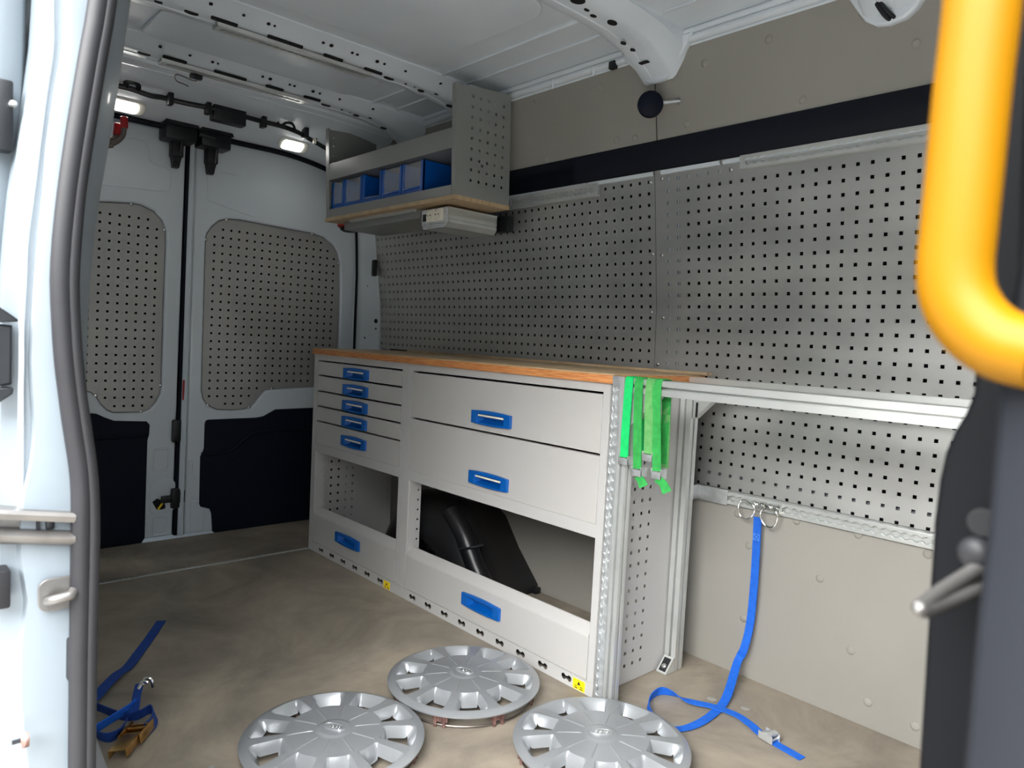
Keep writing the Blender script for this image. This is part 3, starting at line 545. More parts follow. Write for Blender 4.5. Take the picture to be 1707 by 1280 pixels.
# guide track end, striker, bumpers on the pillar (y, z in the pillar face)
tr = [(-1.045,0.1073,0.7752),(-1.045,0.2072,0.7592),(-1.045,0.2077,0.7161),(-1.045,0.1075,0.7339)]
ty0, ty1, tz0, tz1 = tr[0][1], tr[1][1], tr[2][2], tr[1][2]
t = thing('door_track', 'polished metal sliding door track wrapping into the pillar', 'track', (-1.05,.17,tz0))
prof = [(-1.075,tz1-.002),(-1.028,tz1),(-1.024,tz1-.004),(-1.028,tz1-.012),(-1.05,tz1-.014),(-1.05,tz0+.018),(-1.03,tz0+.016),(-1.024,tz0+.012),(-1.028,tz0+.004),(-1.034,tz0),(-1.075,tz0)]
dz = (tr[1][2]-tr[0][2])
g = new(); loft(g, [[(x,ty1,z) for x,z in prof],[(x-.01,ty0,z-dz) for x,z in prof]]); obj('track_body', g, 'oldsteel', t)
g = new(); box(g, -1.0495,-1.044, .178,.188, tz0+.022, tz0+.036,.002); box(g,-1.0495,-1.044,.168,.172,tz0+.02,tz0+.04); obj('track_stop', g, 'black', t)
st = [(-1.045,0.1694,0.6869),(-1.045,0.2095,0.6796),(-1.045,0.21,0.6335),(-1.045,0.1698,0.6422)]
y0, y1, z0, z1 = st[0][1], st[1][1], st[2][2]+.001, st[1][2]-.003
t = thing('striker_plate', 'dull steel striker plate with a pressed loop on the doorway pillar', 'striker', (-1.04,y0,z0))
obj('plate', plate(rect(y0,y1+.004,z0,z1,.012), th=.004, mtx=SIDE(-1.0375), bev=.001), 'oldsteel', t)
g = new(); zc = (z0+z1)/2; tube(g, spline([(-1.034,y0+.010,zc-.006),(-1.024,y0+.016,zc-.002),(-1.022,y0+.028,zc),(-1.024,y1-.006,zc+.001),(-1.034,y1-.001,zc+.004)],5), .0062, 10); obj('striker_loop', g, 'oldsteel', t)
for zz in (z0+.008,z1-.009): screw((-1.0365,(y0+y1)/2,zz), (1,0,0), t, 'bolt', 1.1)
def blk(nm, label, cat, pts, m, xx=-1.035, dep=.03):
    a = pts; g = new(); box(g, xx-dep, xx, min(p[1] for p in a), max(p[1] for p in a), min(p[2] for p in a), max(p[2] for p in a), .003); return tag(obj(nm, g, m), label, cat)
blk('door_bumper', 'thin dark rubber bumper beside the doorway seal', 'bumper', [(-1.045,0.2023,0.5932),(-1.045,0.2097,0.5377)], 'rubber')
blk('rubber_block', 'dark square rubber block at the left edge below the track', 'bumper', [(-1.04,0.1129,0.695),(-1.04,0.1417,0.6469)], 'rubber', -1.04)
s3 = [(-1.04,0.1427,0.4808),(-1.04,0.1514,0.4809),(-1.04,0.1596,0.4796)]
t = thing('screw_stop', 'small rusty brown screw stop low on the doorway pillar', 'stop', tuple(s3[1]))
g = new(); tube(g, [(-1.03,s3[0][1],s3[0][2]),(-1.03,s3[1][1],s3[1][2])], .0028, 8); obj('stud', g, 'black', t)
g = new(); tube(g, [(-1.03,s3[1][1],s3[1][2]),(-1.03,s3[1][1]+.004,s3[1][2]),(-1.03,s3[2][1]-.004,s3[2][2]),(-1.03,s3[2][1],s3[2][2])], [.004,.008,.0095,.009], 10); obj('head', g, 'rust', t)
# the sliding door pushed back: only its leading edge shows
dr = thing('sliding_door', 'white sliding door slid back, its edge at the far left', 'door', (-1.14,.06,0))
ed = extend([[(-1.1,0.068,1.3639),(-1.1,0.1364,1.3875),(-1.105,0.1566,1.3961),(-1.12,0.1638,1.4031),(-1.2,0.1755,1.4316)],[(-1.1,0.0675,1.3095),(-1.1,0.1361,1.3304),(-1.105,0.1564,1.3378),(-1.12,0.1636,1.3439),(-1.2,0.1753,1.3681)],[(-1.1,0.0664,1.2547),(-1.1,0.1352,1.2726),(-1.105,0.1555,1.279),(-1.12,0.1627,1.284),(-1.2,0.1743,1.3039)],[(-1.1,0.0616,1.1987),(-1.1,0.1302,1.2136),(-1.105,0.1504,1.2188),(-1.12,0.1575,1.2228),(-1.2,0.1687,1.2384)],[(-1.1,0.0568,1.1427),(-1.1,0.1251,1.1545),(-1.105,0.1453,1.1586),(-1.12,0.1523,1.1616),(-1.2,0.1631,1.1728)],[(-1.1,0.0525,1.0867),(-1.1,0.1205,1.0955),(-1.105,0.1406,1.0985),(-1.12,0.1475,1.1004),(-1.2,0.1581,1.1072)],[(-1.1,0.0487,1.0376),(-1.1,0.1166,1.0438),(-1.105,0.1366,1.0458),(-1.12,0.1435,1.0468),(-1.2,0.1537,1.0498)],[(-1.1,0.048,0.9887),(-1.1,0.1161,0.9923),(-1.105,0.1361,0.9932),(-1.12,0.143,0.9933),(-1.2,0.1532,0.9925)],[(-1.1,0.0474,0.9466),(-1.1,0.1156,0.9478),(-1.105,0.1357,0.9479),(-1.12,0.1426,0.9472),(-1.2,0.1528,0.9431)],[(-1.1,0.0469,0.9113),(-1.1,0.1153,0.9106),(-1.105,0.1354,0.91),(-1.12,0.1423,0.9086),(-1.2,0.1525,0.9017)],[(-1.1,0.0464,0.8758),(-1.1,0.1149,0.8732),(-1.105,0.1351,0.8718),(-1.12,0.142,0.8698),(-1.2,0.1521,0.8602)],[(-1.1,0.0463,0.8473),(-1.1,0.115,0.8431),(-1.105,0.1352,0.8412),(-1.12,0.1421,0.8387),(-1.2,0.1522,0.8268)],[(-1.1,0.0462,0.8187),(-1.1,0.115,0.813),(-1.105,0.1352,0.8104),(-1.12,0.1422,0.8074),(-1.2,0.1523,0.7932)],[(-1.1,0.0461,0.79),(-1.1,0.115,0.7826),(-1.105,0.1353,0.7795),(-1.12,0.1423,0.7759),(-1.2,0.1524,0.7596)],[(-1.1,0.046,0.7539),(-1.1,0.1151,0.7446),(-1.105,0.1354,0.7407),(-1.12,0.1424,0.7364),(-1.2,0.1525,0.7172)],[(-1.1,0.0459,0.7104),(-1.1,0.1151,0.6986),(-1.105,0.1355,0.6939),(-1.12,0.1425,0.6888),(-1.2,0.1527,0.6662)],[(-1.1,0.0457,0.6594),(-1.1,0.1152,0.6447),(-1.105,0.1357,0.6388),(-1.12,0.1427,0.6328),(-1.2,0.1529,0.6062)],[(-1.1,0.0455,0.6006),(-1.1,0.1153,0.5825),(-1.105,0.1359,0.5754),(-1.12,0.1429,0.5683),(-1.2,0.1531,0.5371)],[(-1.1,0.0453,0.5413),(-1.1,0.1154,0.5199),(-1.105,0.136,0.5115),(-1.12,0.1431,0.5032),(-1.2,0.1533,0.4674)],[(-1.1,0.0451,0.489),(-1.1,0.1155,0.4646),(-1.105,0.1362,0.4551),(-1.12,0.1433,0.4458),(-1.2,0.1535,0.4059)],[(-1.1,0.045,0.4515),(-1.1,0.1155,0.4248),(-1.105,0.1363,0.4146),(-1.12,0.1434,0.4046),(-1.2,0.1536,0.3617)]])
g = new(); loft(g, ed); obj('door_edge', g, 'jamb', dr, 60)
for nm, pts, m_ in (('upper_roller', [(-1.085,0.1209,1.2882),(-1.085,0.1453,1.2036)], 'black'), ('roller_bolt', [(-1.075,0.14,1.2629),(-1.075,0.1484,1.2565)], 'zinc'), ('roller_bolt', [(-1.075,0.1389,1.2371),(-1.075,0.1444,1.2319)], 'black')):
    g = new(); box(g, -1.10, -1.075 if m_ == 'black' else -1.065, min(p[1] for p in pts), max(p[1] for p in pts), min(p[2] for p in pts), max(p[2] for p in pts), .003); obj(nm, g, m_, dr)
hp = [(-1.06,0.1194,1.0217),(-1.06,0.1475,1.0004),(-1.06,0.1475,0.9975),(-1.06,0.1195,0.9946),(-1.06,0.1427,0.9929),(-1.06,0.1426,0.9211),(-1.06,0.1199,0.9176),(-1.06,0.1438,0.9167),(-1.06,0.1426,0.91),(-1.06,0.12,0.8922)]
hd = dr
SX = lambda ii: [(hp[i][1],hp[i][2]) for i in ii]
obj('handle_upper_lip', plate(SX((0,1,2,3)), th=.02, mtx=SIDE(-1.045), bev=.002), 'black', hd)
obj('handle_grip', plate(SX((3,4,5,6)), th=.03, mtx=SIDE(-1.05), bev=.003), 'black', hd)
obj('handle_lower_lip', plate(SX((6,7,8,9)), th=.02, mtx=SIDE(-1.045), bev=.002), 'black', hd)

# ------------------------------------------------------------------ front edge of the doorway: dark trim, grab handle, loop
tl = [(-0.1237,0.4,1.2374),(-0.1058,0.4,1.0067),(-0.1053,0.4,0.9907),(-0.1081,0.4,0.9802),(-0.1116,0.4,0.9724),(-0.1152,0.4,0.9599),(-0.1168,0.4,0.9461),(-0.1176,0.4,0.9246),(-0.1167,0.4,0.8848),(-0.1158,0.4,0.8447),(-0.1147,0.4,0.7947),(-0.1138,0.4,0.7279),(-0.1135,0.4,0.6294)]
g = new(); rows = []
for p in tl: rows.append([(.06,.43,p[2]),(p[0]+.012,.45,p[2]),(p[0]+.002,.408,p[2]),(p[0],.402,p[2]),(p[0]+.003,.398,p[2]),(.06,.392,p[2])])
rows = [[(x,y,1.9) for x,y,z in rows[0]]]+rows+[[(x,y,-.02) for x,y,z in rows[-1]]]
loft(g, rows, True, True); tb = struct(obj('trim_7', g, 'dgrey', smooth=50), 'dark navy bulkhead trim at the front of the doorway')
pl2 = [(-0.0728,0.3,1.1311),(-0.0702,0.3,1.0695),(-0.0685,0.3,1.0383),(-0.0709,0.3,1.0044),(-0.0704,0.3,0.9465),(-0.0711,0.3,0.9146),(-0.071,0.3,0.857),(-0.0717,0.3,0.7823)]
g = new(); rows = []
for p in pl2: rows.append([(.08,.34,p[2]),(p[0]+.02,.37,p[2]),(p[0]+.002,.308,p[2]),(p[0],.30,p[2]),(p[0]+.004,.294,p[2]),(p[0]+.016,.291,p[2]),(p[0]+.021,.287,p[2]),(.08,.275,p[2])])
rows = [[(x,y,1.9) for x,y,z in rows[0]]]+rows+[[(x,y,-.02) for x,y,z in rows[-1]]]
loft(g, rows, True, True); struct(obj('trim_8', g, 'mgrey', smooth=50), 'slate grey pillar trim at the right edge')
g = new(); box(g, .08, .12, .25, 2.1, -.02, 1.99); struct(obj('wall_front', g, 'inwhite', smooth=0), 'bulkhead between load space and cab')
hpts = [(-0.0838,0.285,1.1941),(-0.0832,0.285,1.1646),(-0.0827,0.285,1.1289),(-0.0835,0.285,1.099),(-0.0838,0.285,1.0684),(-0.0841,0.285,1.0478),(-0.084,0.285,1.0373),(-0.0824,0.285,1.0285),(-0.0787,0.285,1.0212),(-0.0734,0.285,1.0153),(-0.067,0.285,1.0113),(-0.0577,0.285,1.0091)]
gh = thing('grab_handle', 'bright yellow tubular grab handle beside the doorway', 'handle', tuple(hpts[4]))
zt = hpts[0][2]; top = [(hpts[0][0]+.055,.285,zt+.085),(hpts[0][0]+.03,.285,zt+.075),(hpts[0][0]+.008,.285,zt+.045)]
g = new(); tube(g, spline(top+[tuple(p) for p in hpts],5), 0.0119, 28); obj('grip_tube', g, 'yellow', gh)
lpn = [(-0.084,0.36,0.9197),(-0.0913,0.36,0.9118),(-0.1001,0.36,0.9025),(-0.1068,0.36,0.8941),(-0.1081,0.36,0.892),(-0.1054,0.36,0.8923),(-0.0973,0.36,0.8981),(-0.0885,0.36,0.9056),(-0.0832,0.36,0.9101)]
t = thing('lashing_loop', 'blurred bright steel loop on the dark bulkhead trim', 'loop', tuple(lpn[4]))
lq = [Vector(p) for p in lpn]
for i, v in enumerate(lq): v.y = .385-.05*(1-abs(i-4)/4)
lq = [Vector(p) for p in [(-0.0914,0.392,0.9121),(-0.0964,0.38,0.9066),(-0.1014,0.365,0.9011),(-0.1044,0.352,0.8965),(-0.1045,0.348,0.8957),(-0.1031,0.352,0.8948),(-0.0987,0.365,0.8966),(-0.0934,0.38,0.9001),(-0.0906,0.392,0.9017)]]
g = new(); tube(g, spline(lq,5), .0036, 12); obj('loop_wire', g, 'oldsteel', t)
bc = [(-0.0954,0.39,0.916),(-0.0936,0.39,0.9307),(-0.0917,0.39,0.8903)]
g = new(); lathe(g, [(0,.006),(.005,.0055),(.0075,.003),(.008,0)], 16, Matrix.Translation(bc[0])@Vector((-.2,-1,0)).to_track_quat('Z','Y').to_matrix().to_4x4()); obj('bolt', g, 'rubber', t)
g = new(); lathe(g, [(0,.002),(.006,.002),(.007,0)], 16, Matrix.Translation(bc[1])@Vector((0,-1,0)).to_track_quat('Z','Y').to_matrix().to_4x4()); obj('bolt_hole', g, 'dark', t)

# ------------------------------------------------------------------ drawer cabinets and worktop
YF = 1.55
def handle_mesh(par, cx, cz, strip=True):
    """blue pull: arched bezel with a recessed pocket"""
    w, h = .0975, .0205
    top = [(cx+w*t, cz+h+.0042*(1-t*t)) for t in (1,.8,.55,.3,0,-.3,-.55,-.8,-1)]
    bot = [(cx+w*t, cz-h-.0042*(1-t*t)) for t in (-1,-.8,-.55,-.3,0,.3,.55,.8,1)]
    poc = rect(cx-.067, cx+.067, cz-.017, cz+.013, .004, 3)
    hd = obj('handle', plate(top+bot, [poc], th=.011, mtx=FRONT(YF-.010), bev=.0016), 'blue', par)
    g = new()
    f = lambda x, z, d: (x, YF-.0085+d, z)
    x0, x1, z0, z1 = cx-.067, cx+.067, cz-.017, cz+.013
    loft(g, [[f(x0,z0,0),f(x1,z0,0),f(x1,z1,0),f(x0,z1,0)],[f(x0+.002,z0+.002,.008),f(x1-.002,z0+.002,.008),f(x1-.002,z1-.002,.008),f(x0+.002,z1-.002,.008)],[f(x0+.010,z0+.008,.023),f(x1-.010,z0+.008,.023),f(x1-.010,z1-.004,.023),f(x0+.010,z1-.004,.023)]], closed=True)
    box(g, x0+.009, x1-.009, YF+.0144, YF+.0172, z0+.007, z1-.003)
    obj('pocket', g, 'blue', hd)
    if strip:
        g = new(); box(g, cx-.060, cx+.066, YF-.0112, YF-.0075, cz+.0045, cz+.0105, .0008); lab(obj('label_strip', g, 'cream', hd), 'white label strip')
    return hd
def drawer(par, x0, x1, z0, z1, hx, hz):
    d = obj('drawer', plate(rect(x0+.002,x1-.0015,z0+.0005,z1-.0068), [rect(hx-.066,hx+.066,hz-.016,hz+.012)], th=.018, mtx=FRONT(YF), bev=.0012), 'greyd', par, 30)
    g = new(); box(g, x0+.012, x1-.012, YF+.0175, YF+.38, z0+.006, z1-.016); obj('drawer_box', g, 'greyd', d, 0); handle_mesh(d, hx, hz); return d
def flap(par, x0, x1, hx, hz):
    g = new(); rows = [[(x, YF+d, z) for d, z in ((.02,.043),(.002,.043),(0,.046),(0,.168),(.003,.174),(.026,.198),(.03,.199),(.034,.194))] for x in (x0+.003, x1-.003)]
    g.free(); g = new(); loft(g, [[(x, YF+d, z) for d, z in ((.002,.164),(0,.166),(0,.170),(.003,.176),(.026,.199),(.03,.200),(.034,.195))] for x in (x0+.003, x1-.003)])
    d = obj('fold_front', plate(rect(x0+.003,x1-.003,.043,.167), [rect(hx-.066,hx+.066,hz-.016,hz+.012)], th=.018, mtx=FRONT(YF), bev=.001), 'greyd', par, 30); obj('sloped_lip', g, 'greyd', d, 30); handle_mesh(d, hx, hz, False); return d
def slotted(x0, x1, xs):
    hs = []
    for x in xs:
        hs.append([(x-.0115+.0095*math.cos(rad(a)), .021+.0095*math.sin(rad(a))) for a in range(30,331,30)]+[(x+.0115+.0095*math.cos(rad(a)), .021+.0095*math.sin(rad(a))) for a in range(210,511,30)])
    return plate(rect(x0,x1,0,.0405), hs, th=.0025, mtx=FRONT(YF))
def cabinet(label, x0, x1, xl, xr, drawers, hx, slots, flo, stx):
    t = thing('drawer_cabinet', label, 'cabinet', ((x0+x1)/2, YF, 0))
    fr = plate(rect(x0,x1,.0405,.899), [rect(xl,xr,.0412,.4575), rect(xl,xr,.4965,.8735)], th=.022, mtx=FRONT(YF), bev=.0012)
    obj('frame', fr, 'grey', t)
    obj('plinth', slotted(x0, x1, slots), 'grey', t, 0)
    g = new(); box(g, x0+.01, x1-.01, YF+.03, YF+.032, .002, .04); obj('plinth_back', g, 'dark', t, 0)
    for z0, z1, hz in drawers: drawer(t, xl, xr, z0, z1, hx, hz)
    flap(t, xl, xr, flo[0], flo[1])
    g = new(); box(g, x0+.004, x1-.004, YF+.02, 1.98, .894, .899); obj('top_plate', g, 'grey', t, 0)
    g = new(); box(g, x0+.004, x1-.004, YF+.02, 1.98, .459, .464); box(g, xl, xr, 1.965, 1.968, .464, .894); obj('drawer_base', g, 'grey', t, 0)
    sx = stx; st = obj('warning_sticker', plate(rect(sx,sx+.046,.003,.033,.001,1), th=.0008, mtx=FRONT(YF-.0009)), 'sticker', t, 0)
    g = new()
    for a, c in ((.008,.019),(.027,.040)): box(g, sx+a, sx+c, YF-.0021, YF-.0014, .0065, .009); box(g, sx+a+.001, sx+c-.002, YF-.0021, YF-.0014, .0125, .0145)
    loft(g, [[(sx+.018,YF-.002,.018),(sx+.029,YF-.002,.018),(sx+.0235,YF-.002,.029)],[(sx+.018,YF-.0012,.018),(sx+.029,YF-.0012,.018),(sx+.0235,YF-.0012,.029)]], closed=True, cap=True)
    obj('sticker_print', g, 'black', st, 0)
    return t
cl = cabinet('narrow grey drawer cabinet with five blue-handled drawers', -3.02, -2.274, -2.982, -2.306,
    ((.808,.8735,.8315),(.737,.808,.762),(.669,.737,.694),(.601,.669,.626),(.4965,.601,.5435)), -2.6455, [-2.9+i*.0985 for i in range(6)], (-2.666,.1185), -2.379)
cr = cabinet('wide grey drawer cabinet with two deep drawers above an open bay', -2.274, -1.2825, -2.236, -1.3065,
    ((.6985,.8735,.7435),(.4965,.6985,.5385)), -1.775, [-2.182+i*.0995 for i in range(9)], (-1.782,.113), -1.358)
# side plates with square holes
def holes(c0, n, r0, m_, d=.038): return [sq(c0+d*i, r0-d*j) for i in range(n) for j in range(m_)]
pr_ = rect(1.552,1.985,.002,.898)
o = obj('side_panel', plate(pr_, holes(1.6495,4,.588+.038*7,22), th=.002, mtx=SIDE(-1.281)), 'grey', cr, 0); lab(o, 'grey side plate with square holes')
o = obj('side_panel', plate(pr_, holes(1.612,5,.588+.038*7,22), th=.002, mtx=SIDE(-3.012)), 'grey', cl, 0)
for par, x in ((cl,-2.98),(cr,-2.231)):
    obj('post_flange', plate(rect(1.556,1.606,.045,.455), [circ(1.594,.075+.038*i,.0045,8) for i in range(10)], th=.002, mtx=SIDE(x)), 'grey', par, 0)
obj('post_flange', plate(rect(-2.62,-2.57,.04,.455), [circ(-2.595,.07+.038*i,.006,8) for i in range(10)], th=.002, mtx=FRONT(1.93)), 'grey', cl, 0)
g = new(); box(g, -2.272, -2.236, 1.571, 1.582, .04, .46); obj('divider', g, 'grey', cl, 0)

wt = thing('worktop', 'plywood worktop with orange-brown edge across both cabinets', 'worktop', (-2.14,1.78,.899))
g = new(); box(g, -3.024, -1.262, 1.540, 1.988, .9225, .9265, .001); obj('top_face', g, 'woodtop', wt)
g = new(); box(g, -3.024, -1.262, 1.540, 1.988, .8992, .9226, .001); obj('edge_ply', g, 'wood', wt)
g = new(); box(g, -2.88, -1.237, 1.955, 1.99, .9266, .9345, .001); obj('rear_strip', g, 'woodtop', wt)
for x, y in ((-1.78,1.6),(-1.33,1.95),(-2.4,1.7)):
    g = new(); lathe(g, [(.007,0),(.006,.001),(0,.0012)], 10, Matrix.Translation((x,y,.9265))); obj('screw_head', g, 'zinc', wt)

# wheel arch cover inside the cabinets
A = []
def ap(y, pts): return [(x,y,z) for x,z in pts]
secs = [ap(2.034,[(-2.0,0),(-2.0,.03),(-2.12,.15),(-2.21,.265),(-2.27,.295),(-2.42,.315),(-2.55,.31),(-2.66,.24),(-2.74,.1),(-2.78,0)]),
        ap(1.90,[(-1.99,0),(-2.0,.04),(-2.10,.16),(-2.18,.285),(-2.24,.325),(-2.38,.345),(-2.53,.335),(-2.65,.25),(-2.73,.11),(-2.77,0)]),
        ap(1.80,[(-1.985,0),(-1.995,.05),(-2.07,.17),(-2.14,.30),(-2.20,.345),(-2.34,.362),(-2.50,.345),(-2.63,.25),(-2.71,.11),(-2.75,0)]),
        ap(1.74,[(-2.0,0),(-2.01,.05),(-2.07,.16),(-2.14,.28),(-2.20,.325),(-2.34,.345),(-2.48,.33),(-2.60,.24),(-2.68,.11),(-2.72,0)]),
        ap(1.70,[(-2.06,0),(-2.07,.05),(-2.12,.14),(-2.18,.22),(-2.24,.27),(-2.34,.285),(-2.44,.27),(-2.54,.2),(-2.62,.1),(-2.66,0)]),
        ap(1.685,[(-2.12,0),(-2.13,.04),(-2.17,.1),(-2.22,.15),(-2.27,.18),(-2.34,.19),(-2.41,.18),(-2.48,.13),(-2.54,.07),(-2.58,0)])]
wa = thing('wheel_arch_cover', 'black moulded wheel arch cover inside the open bay', 'wheel arch', (-2.36,1.85,0))
g = new(); loft(g, secs)
bmesh.ops.subdivide_edges(g, edges=g.edges[:], cuts=1, smooth=.6, use_grid_fill=True)
obj('shell', g, 'arch', wa, 70)
g = new(); tube(g, spline([(-2.20,1.73,.325),(-2.12,1.735,.25),(-2.06,1.745,.15),(-2.01,1.76,.06),(-1.99,1.77,.0)],5), [.036]*6+[.038]*6+[.042]*9, 14); obj('moulded_rib', g, 'arch', wa, 70)
g = new(); tube(g, spline([(-2.092,1.70,.205),(-2.055,1.72,.215),(-2.03,1.76,.225)],4), .006, 6); obj('rib_band', g, 'arch', wa)
g = new(); box(g, -2.24,-2.18,1.80,1.85,.355,.40,.006); obj('clamp', g, 'black', wa)
g = new(); box(g, -2.02,-1.975,2.0,2.03,0,.025,.004); obj('foot', g, 'black', wa)

# ------------------------------------------------------------------ cargo rails, aluminium frame
def scallop(L, p=.025, r=.0102, s=.0055):
    n_ = max(1, int((L-.02)/p)); x0 = (L-(n_-1)*p)/2; a = math.degrees(math.asin(s/r)); out = []
    for i in range(n_):
        for k in range(6): t = rad(180-a-(180-2*a)*k/5); out.append((x0+i*p+r*math.cos(t), r*math.sin(t)))
    for i in range(n_-1,-1,-1):
        for k in range(6): t = rad(-a-(180-2*a)*k/5); out.append((x0+i*p+r*math.cos(t), r*math.sin(t)))
    return out
def rail(label, mtx, L, w, screws=(), group=None, m_='alu'):
    t = thing('cargo_rail', label, 'cargo rail', tuple((mtx @ Vector((L/2,0,-.012)))), group)
    k = obj('track', plate(rect(0,L,-w/2,w/2), [scallop(L)], th=.004, mtx=mtx, bev=.0008), m_, t, 30)
    g = new(); prof = ((-w/2,-.003),(-w/2-.003,-.0125),(w/2+.003,-.0125),(w/2,-.003),(w/2-.003,-.003),(w/2-.004,-.011),(-w/2+.004,-.011),(-w/2+.003,-.003))
    loft(g, [[mtx @ Vector((x,a,d)) for a, d in prof] for x in (0,L)], closed=True, cap=True); obj('base', g, m_, t, 0)
    for x in screws: screw(mtx @ Vector((x,0,-.008)), mtx.to_3x3() @ Vector((0,0,1)), t, 'screw', 1.1)
    return t
lt = rad(7.16); WT = lambda x, s, d: frame(wall_pt(x,s,-d), (1,0,0), (0,-math.sin(lt),math.cos(lt)))
rail('short aluminium cargo rail on the wall beside the shelf', WT(-2.222,-.002,.0135), .482, .046, (.02,.25,.46))
rail('aluminium cargo rail along the top of the perforated panel by the yellow handle', WT(-1.179,-.014,.0135), .85, .040, (.012,.14,.42))
rail('aluminium cargo rail under the perforated panel with ring fittings', frame((-1.262,2.0215,.5465), (1,0,0), (0,0,1)), .96, .038, (.1,.33,.62))
rail('upright aluminium cargo rail on the front edge of the cabinet', frame((-1.244,1.5275,.004), (0,0,1), (-1,0,0)), .9185, .027, m_='zinc')
rail('aluminium cargo rail under the roof bow nearer the door', frame((-2.378,.845,1.938), (0,1,0), (1,0,0)), .55, .046)
rail('aluminium cargo rail under the rearmost roof bow', frame((-2.85,.82,1.938), (0,1,0), (1,0,0)), .56, .046)
for x in (-2.352,-2.823):
    g = new()
    for y0, y1 in ((.82,.90),(1.0,1.12),(1.2,1.27),(1.36,1.43)): box(g, x+.003, x+.014, y0, y1, 1.948, 1.956)
    obj('bow_slot', g, 'dark', b2 if x > -2.5 else b3, 0)
br = D.objects['cargo_rail.002']
g = new(); box(g, -1.283,-1.175,2.018,2.0215,.523,.570,.001); box(g, -1.283,-1.279,1.93,2.02,.523,.570,.001); o = obj('joint_plate', g, 'zinc', br); lab(o, 'zinc plated angle bracket')
for dx in (-.118,-.155): screw((-1.325-dx*-1+.3 if False else -1.335-dx,2.0175,.547), (0,-1,0), br, 'bolt', 1.2)
def prof40(w, h):
    s, d = .004, .013; out = []
    def side(ax, ay, bx, by, nx, ny, L):
        n_ = 1; dx, dy = (bx-ax)/L, (by-ay)/L; mid = L/2
        return [(ax,ay),(ax+dx*(mid-s),ay+dy*(mid-s)),(ax+dx*(mid-s)-nx*d,ay+dy*(mid-s)-ny*d),(ax+dx*(mid+s)-nx*d,ay+dy*(mid+s)-ny*d),(ax+dx*(mid+s),ay+dy*(mid+s))]
    return side(0,0,w,0,0,-1,w)+side(w,0,w,h,1,0,h)+side(w,h,0,h,0,1,w)+side(0,h,0,0,-1,0,h)
fr = thing('profile_frame', 'slotted aluminium profile frame fixed to the cabinet end', 'frame', (-1.2,1.7,0))
def prof(mtx, L, w=.04, h=.04, nm='post'): return obj(nm, plate(prof40(w,h), th=L, mtx=mtx, bev=.0006), 'alu', fr, 20)
prof(UP(.9215) @ Matrix.Translation((-1.229,1.530,0)), .9195, .03, .03)
prof(UP(.88) @ Matrix.Translation((-1.276,1.882,0)), .878)
XM = lambda x, y, z: frame((x,y,z), (0,1,0), (0,0,1))
prof(XM(-.15,1.530,.8805), 1.048, nm='crossbar')
prof(XM(-.15,1.900,.8805), 1.13, nm='crossbar')
def gusset(x, y, z, s):
    return obj('gusset', plate([(x,z),(x,z-s),(x+.006,z-s),(x+s,z-.006),(x+s,z)], th=.03, mtx=FRONT(y), bev=.002), 'alu', fr, 30)
gusset(-1.198,1.536,.880,.085); gs = gusset(-1.234,1.888,.880,.085)
g = new(); box(g, -1.222,-1.217,1.884,1.888,.80,.845); obj('gusset_slot', g, 'dark', gs, 0)
for x in (-1.265,-1.245,-1.215): screw((x,1.880,.866), (0,-1,-.3), fr, 'bolt', 1.4)
g = new(); loft(g, [[(-1.272,1.88,.002),(-1.272,1.838,.002),(-1.272,1.838,.006),(-1.272,1.876,.046),(-1.272,1.88,.046)],[(-1.236,1.88,.002),(-1.236,1.838,.002),(-1.236,1.838,.006),(-1.236,1.876,.046),(-1.236,1.88,.046)]], closed=True, cap=True)
fa = obj('foot_angle', g, 'alu', fr, 30)
g = new(); loft(g, [[(-1.266,1.8425,.008),(-1.242,1.8425,.008),(-1.242,1.873,.0405),(-1.266,1.873,.0405)],[(-1.266,1.8405,.0095),(-1.242,1.8405,.0095),(-1.242,1.871,.042),(-1.266,1.871,.042)]], closed=True, cap=True); obj('angle_recess', g, 'rubber', fa, 0)
screw((-1.254,1.852,.022), (0,-.7,.7), fa, 'bolt', 1.3)

# ------------------------------------------------------------------ webbing
def loop_strap(label, m_, xt, xb, zb, yb, back_dx, w=.0265, tail=None, mb=None):
    t = thing('green_strap', label, 'strap', (xt,1.55,.92), 'green straps over the crossbar')
    X = Vector((1,0,0)); k = back_dx
    path = [(xb,1.5235,zb),(xb*.7+xt*.3,1.5225,zb+.07),(xb*.2+xt*.8,1.5245,.85),(xt,1.5265,.905),(xt,1.5285,.9185),(xt+k*.1,1.534,.9232),(xt+k*.2,1.55,.9237),(xt+k*.3,1.567,.9232),(xt+k*.4,1.5725,.918),(xt+k*.5,1.574,.90),(xt+k*.8,1.578,.83),(xt+k,1.576,yb)]
    g = new(); ribbon(g, path, [X]*len(path), w, .0022, 4); obj('webbing', g, m_, t, 30)
    # cam buckle joining the two ends
    bz = zb-.006; g = new()
    box(g, xb-.016, xb+.016, 1.518, 1.522, bz-.014, bz+.004, .001); box(g, xb-.016, xb-.0135, 1.518, 1.545, bz-.014, bz+.012, .001); box(g, xb+.0135, xb+.016, 1.518, 1.545, bz-.014, bz+.012, .001)
    tube(g, [(xb-.015,1.54,bz-.006),(xb+.015,1.54,bz-.006)], .003, 8)
    tube(g, [(xb+.015,1.54,bz-.004),(xt+k,1.572,yb-.004)], .0018, 6)
    obj('buckle', g, 'zinc', t, 30)
    if tail:
        g = new(); ribbon(g, [(xb,1.523,zb-.018)]+tail, [X,X,X*.9+Vector((0,.3,0)),X*.7+Vector((0,.5,.1))][:len(tail)+1], w*.95, .0018, 4); obj('tail', g, m_, t, 30)
    return t
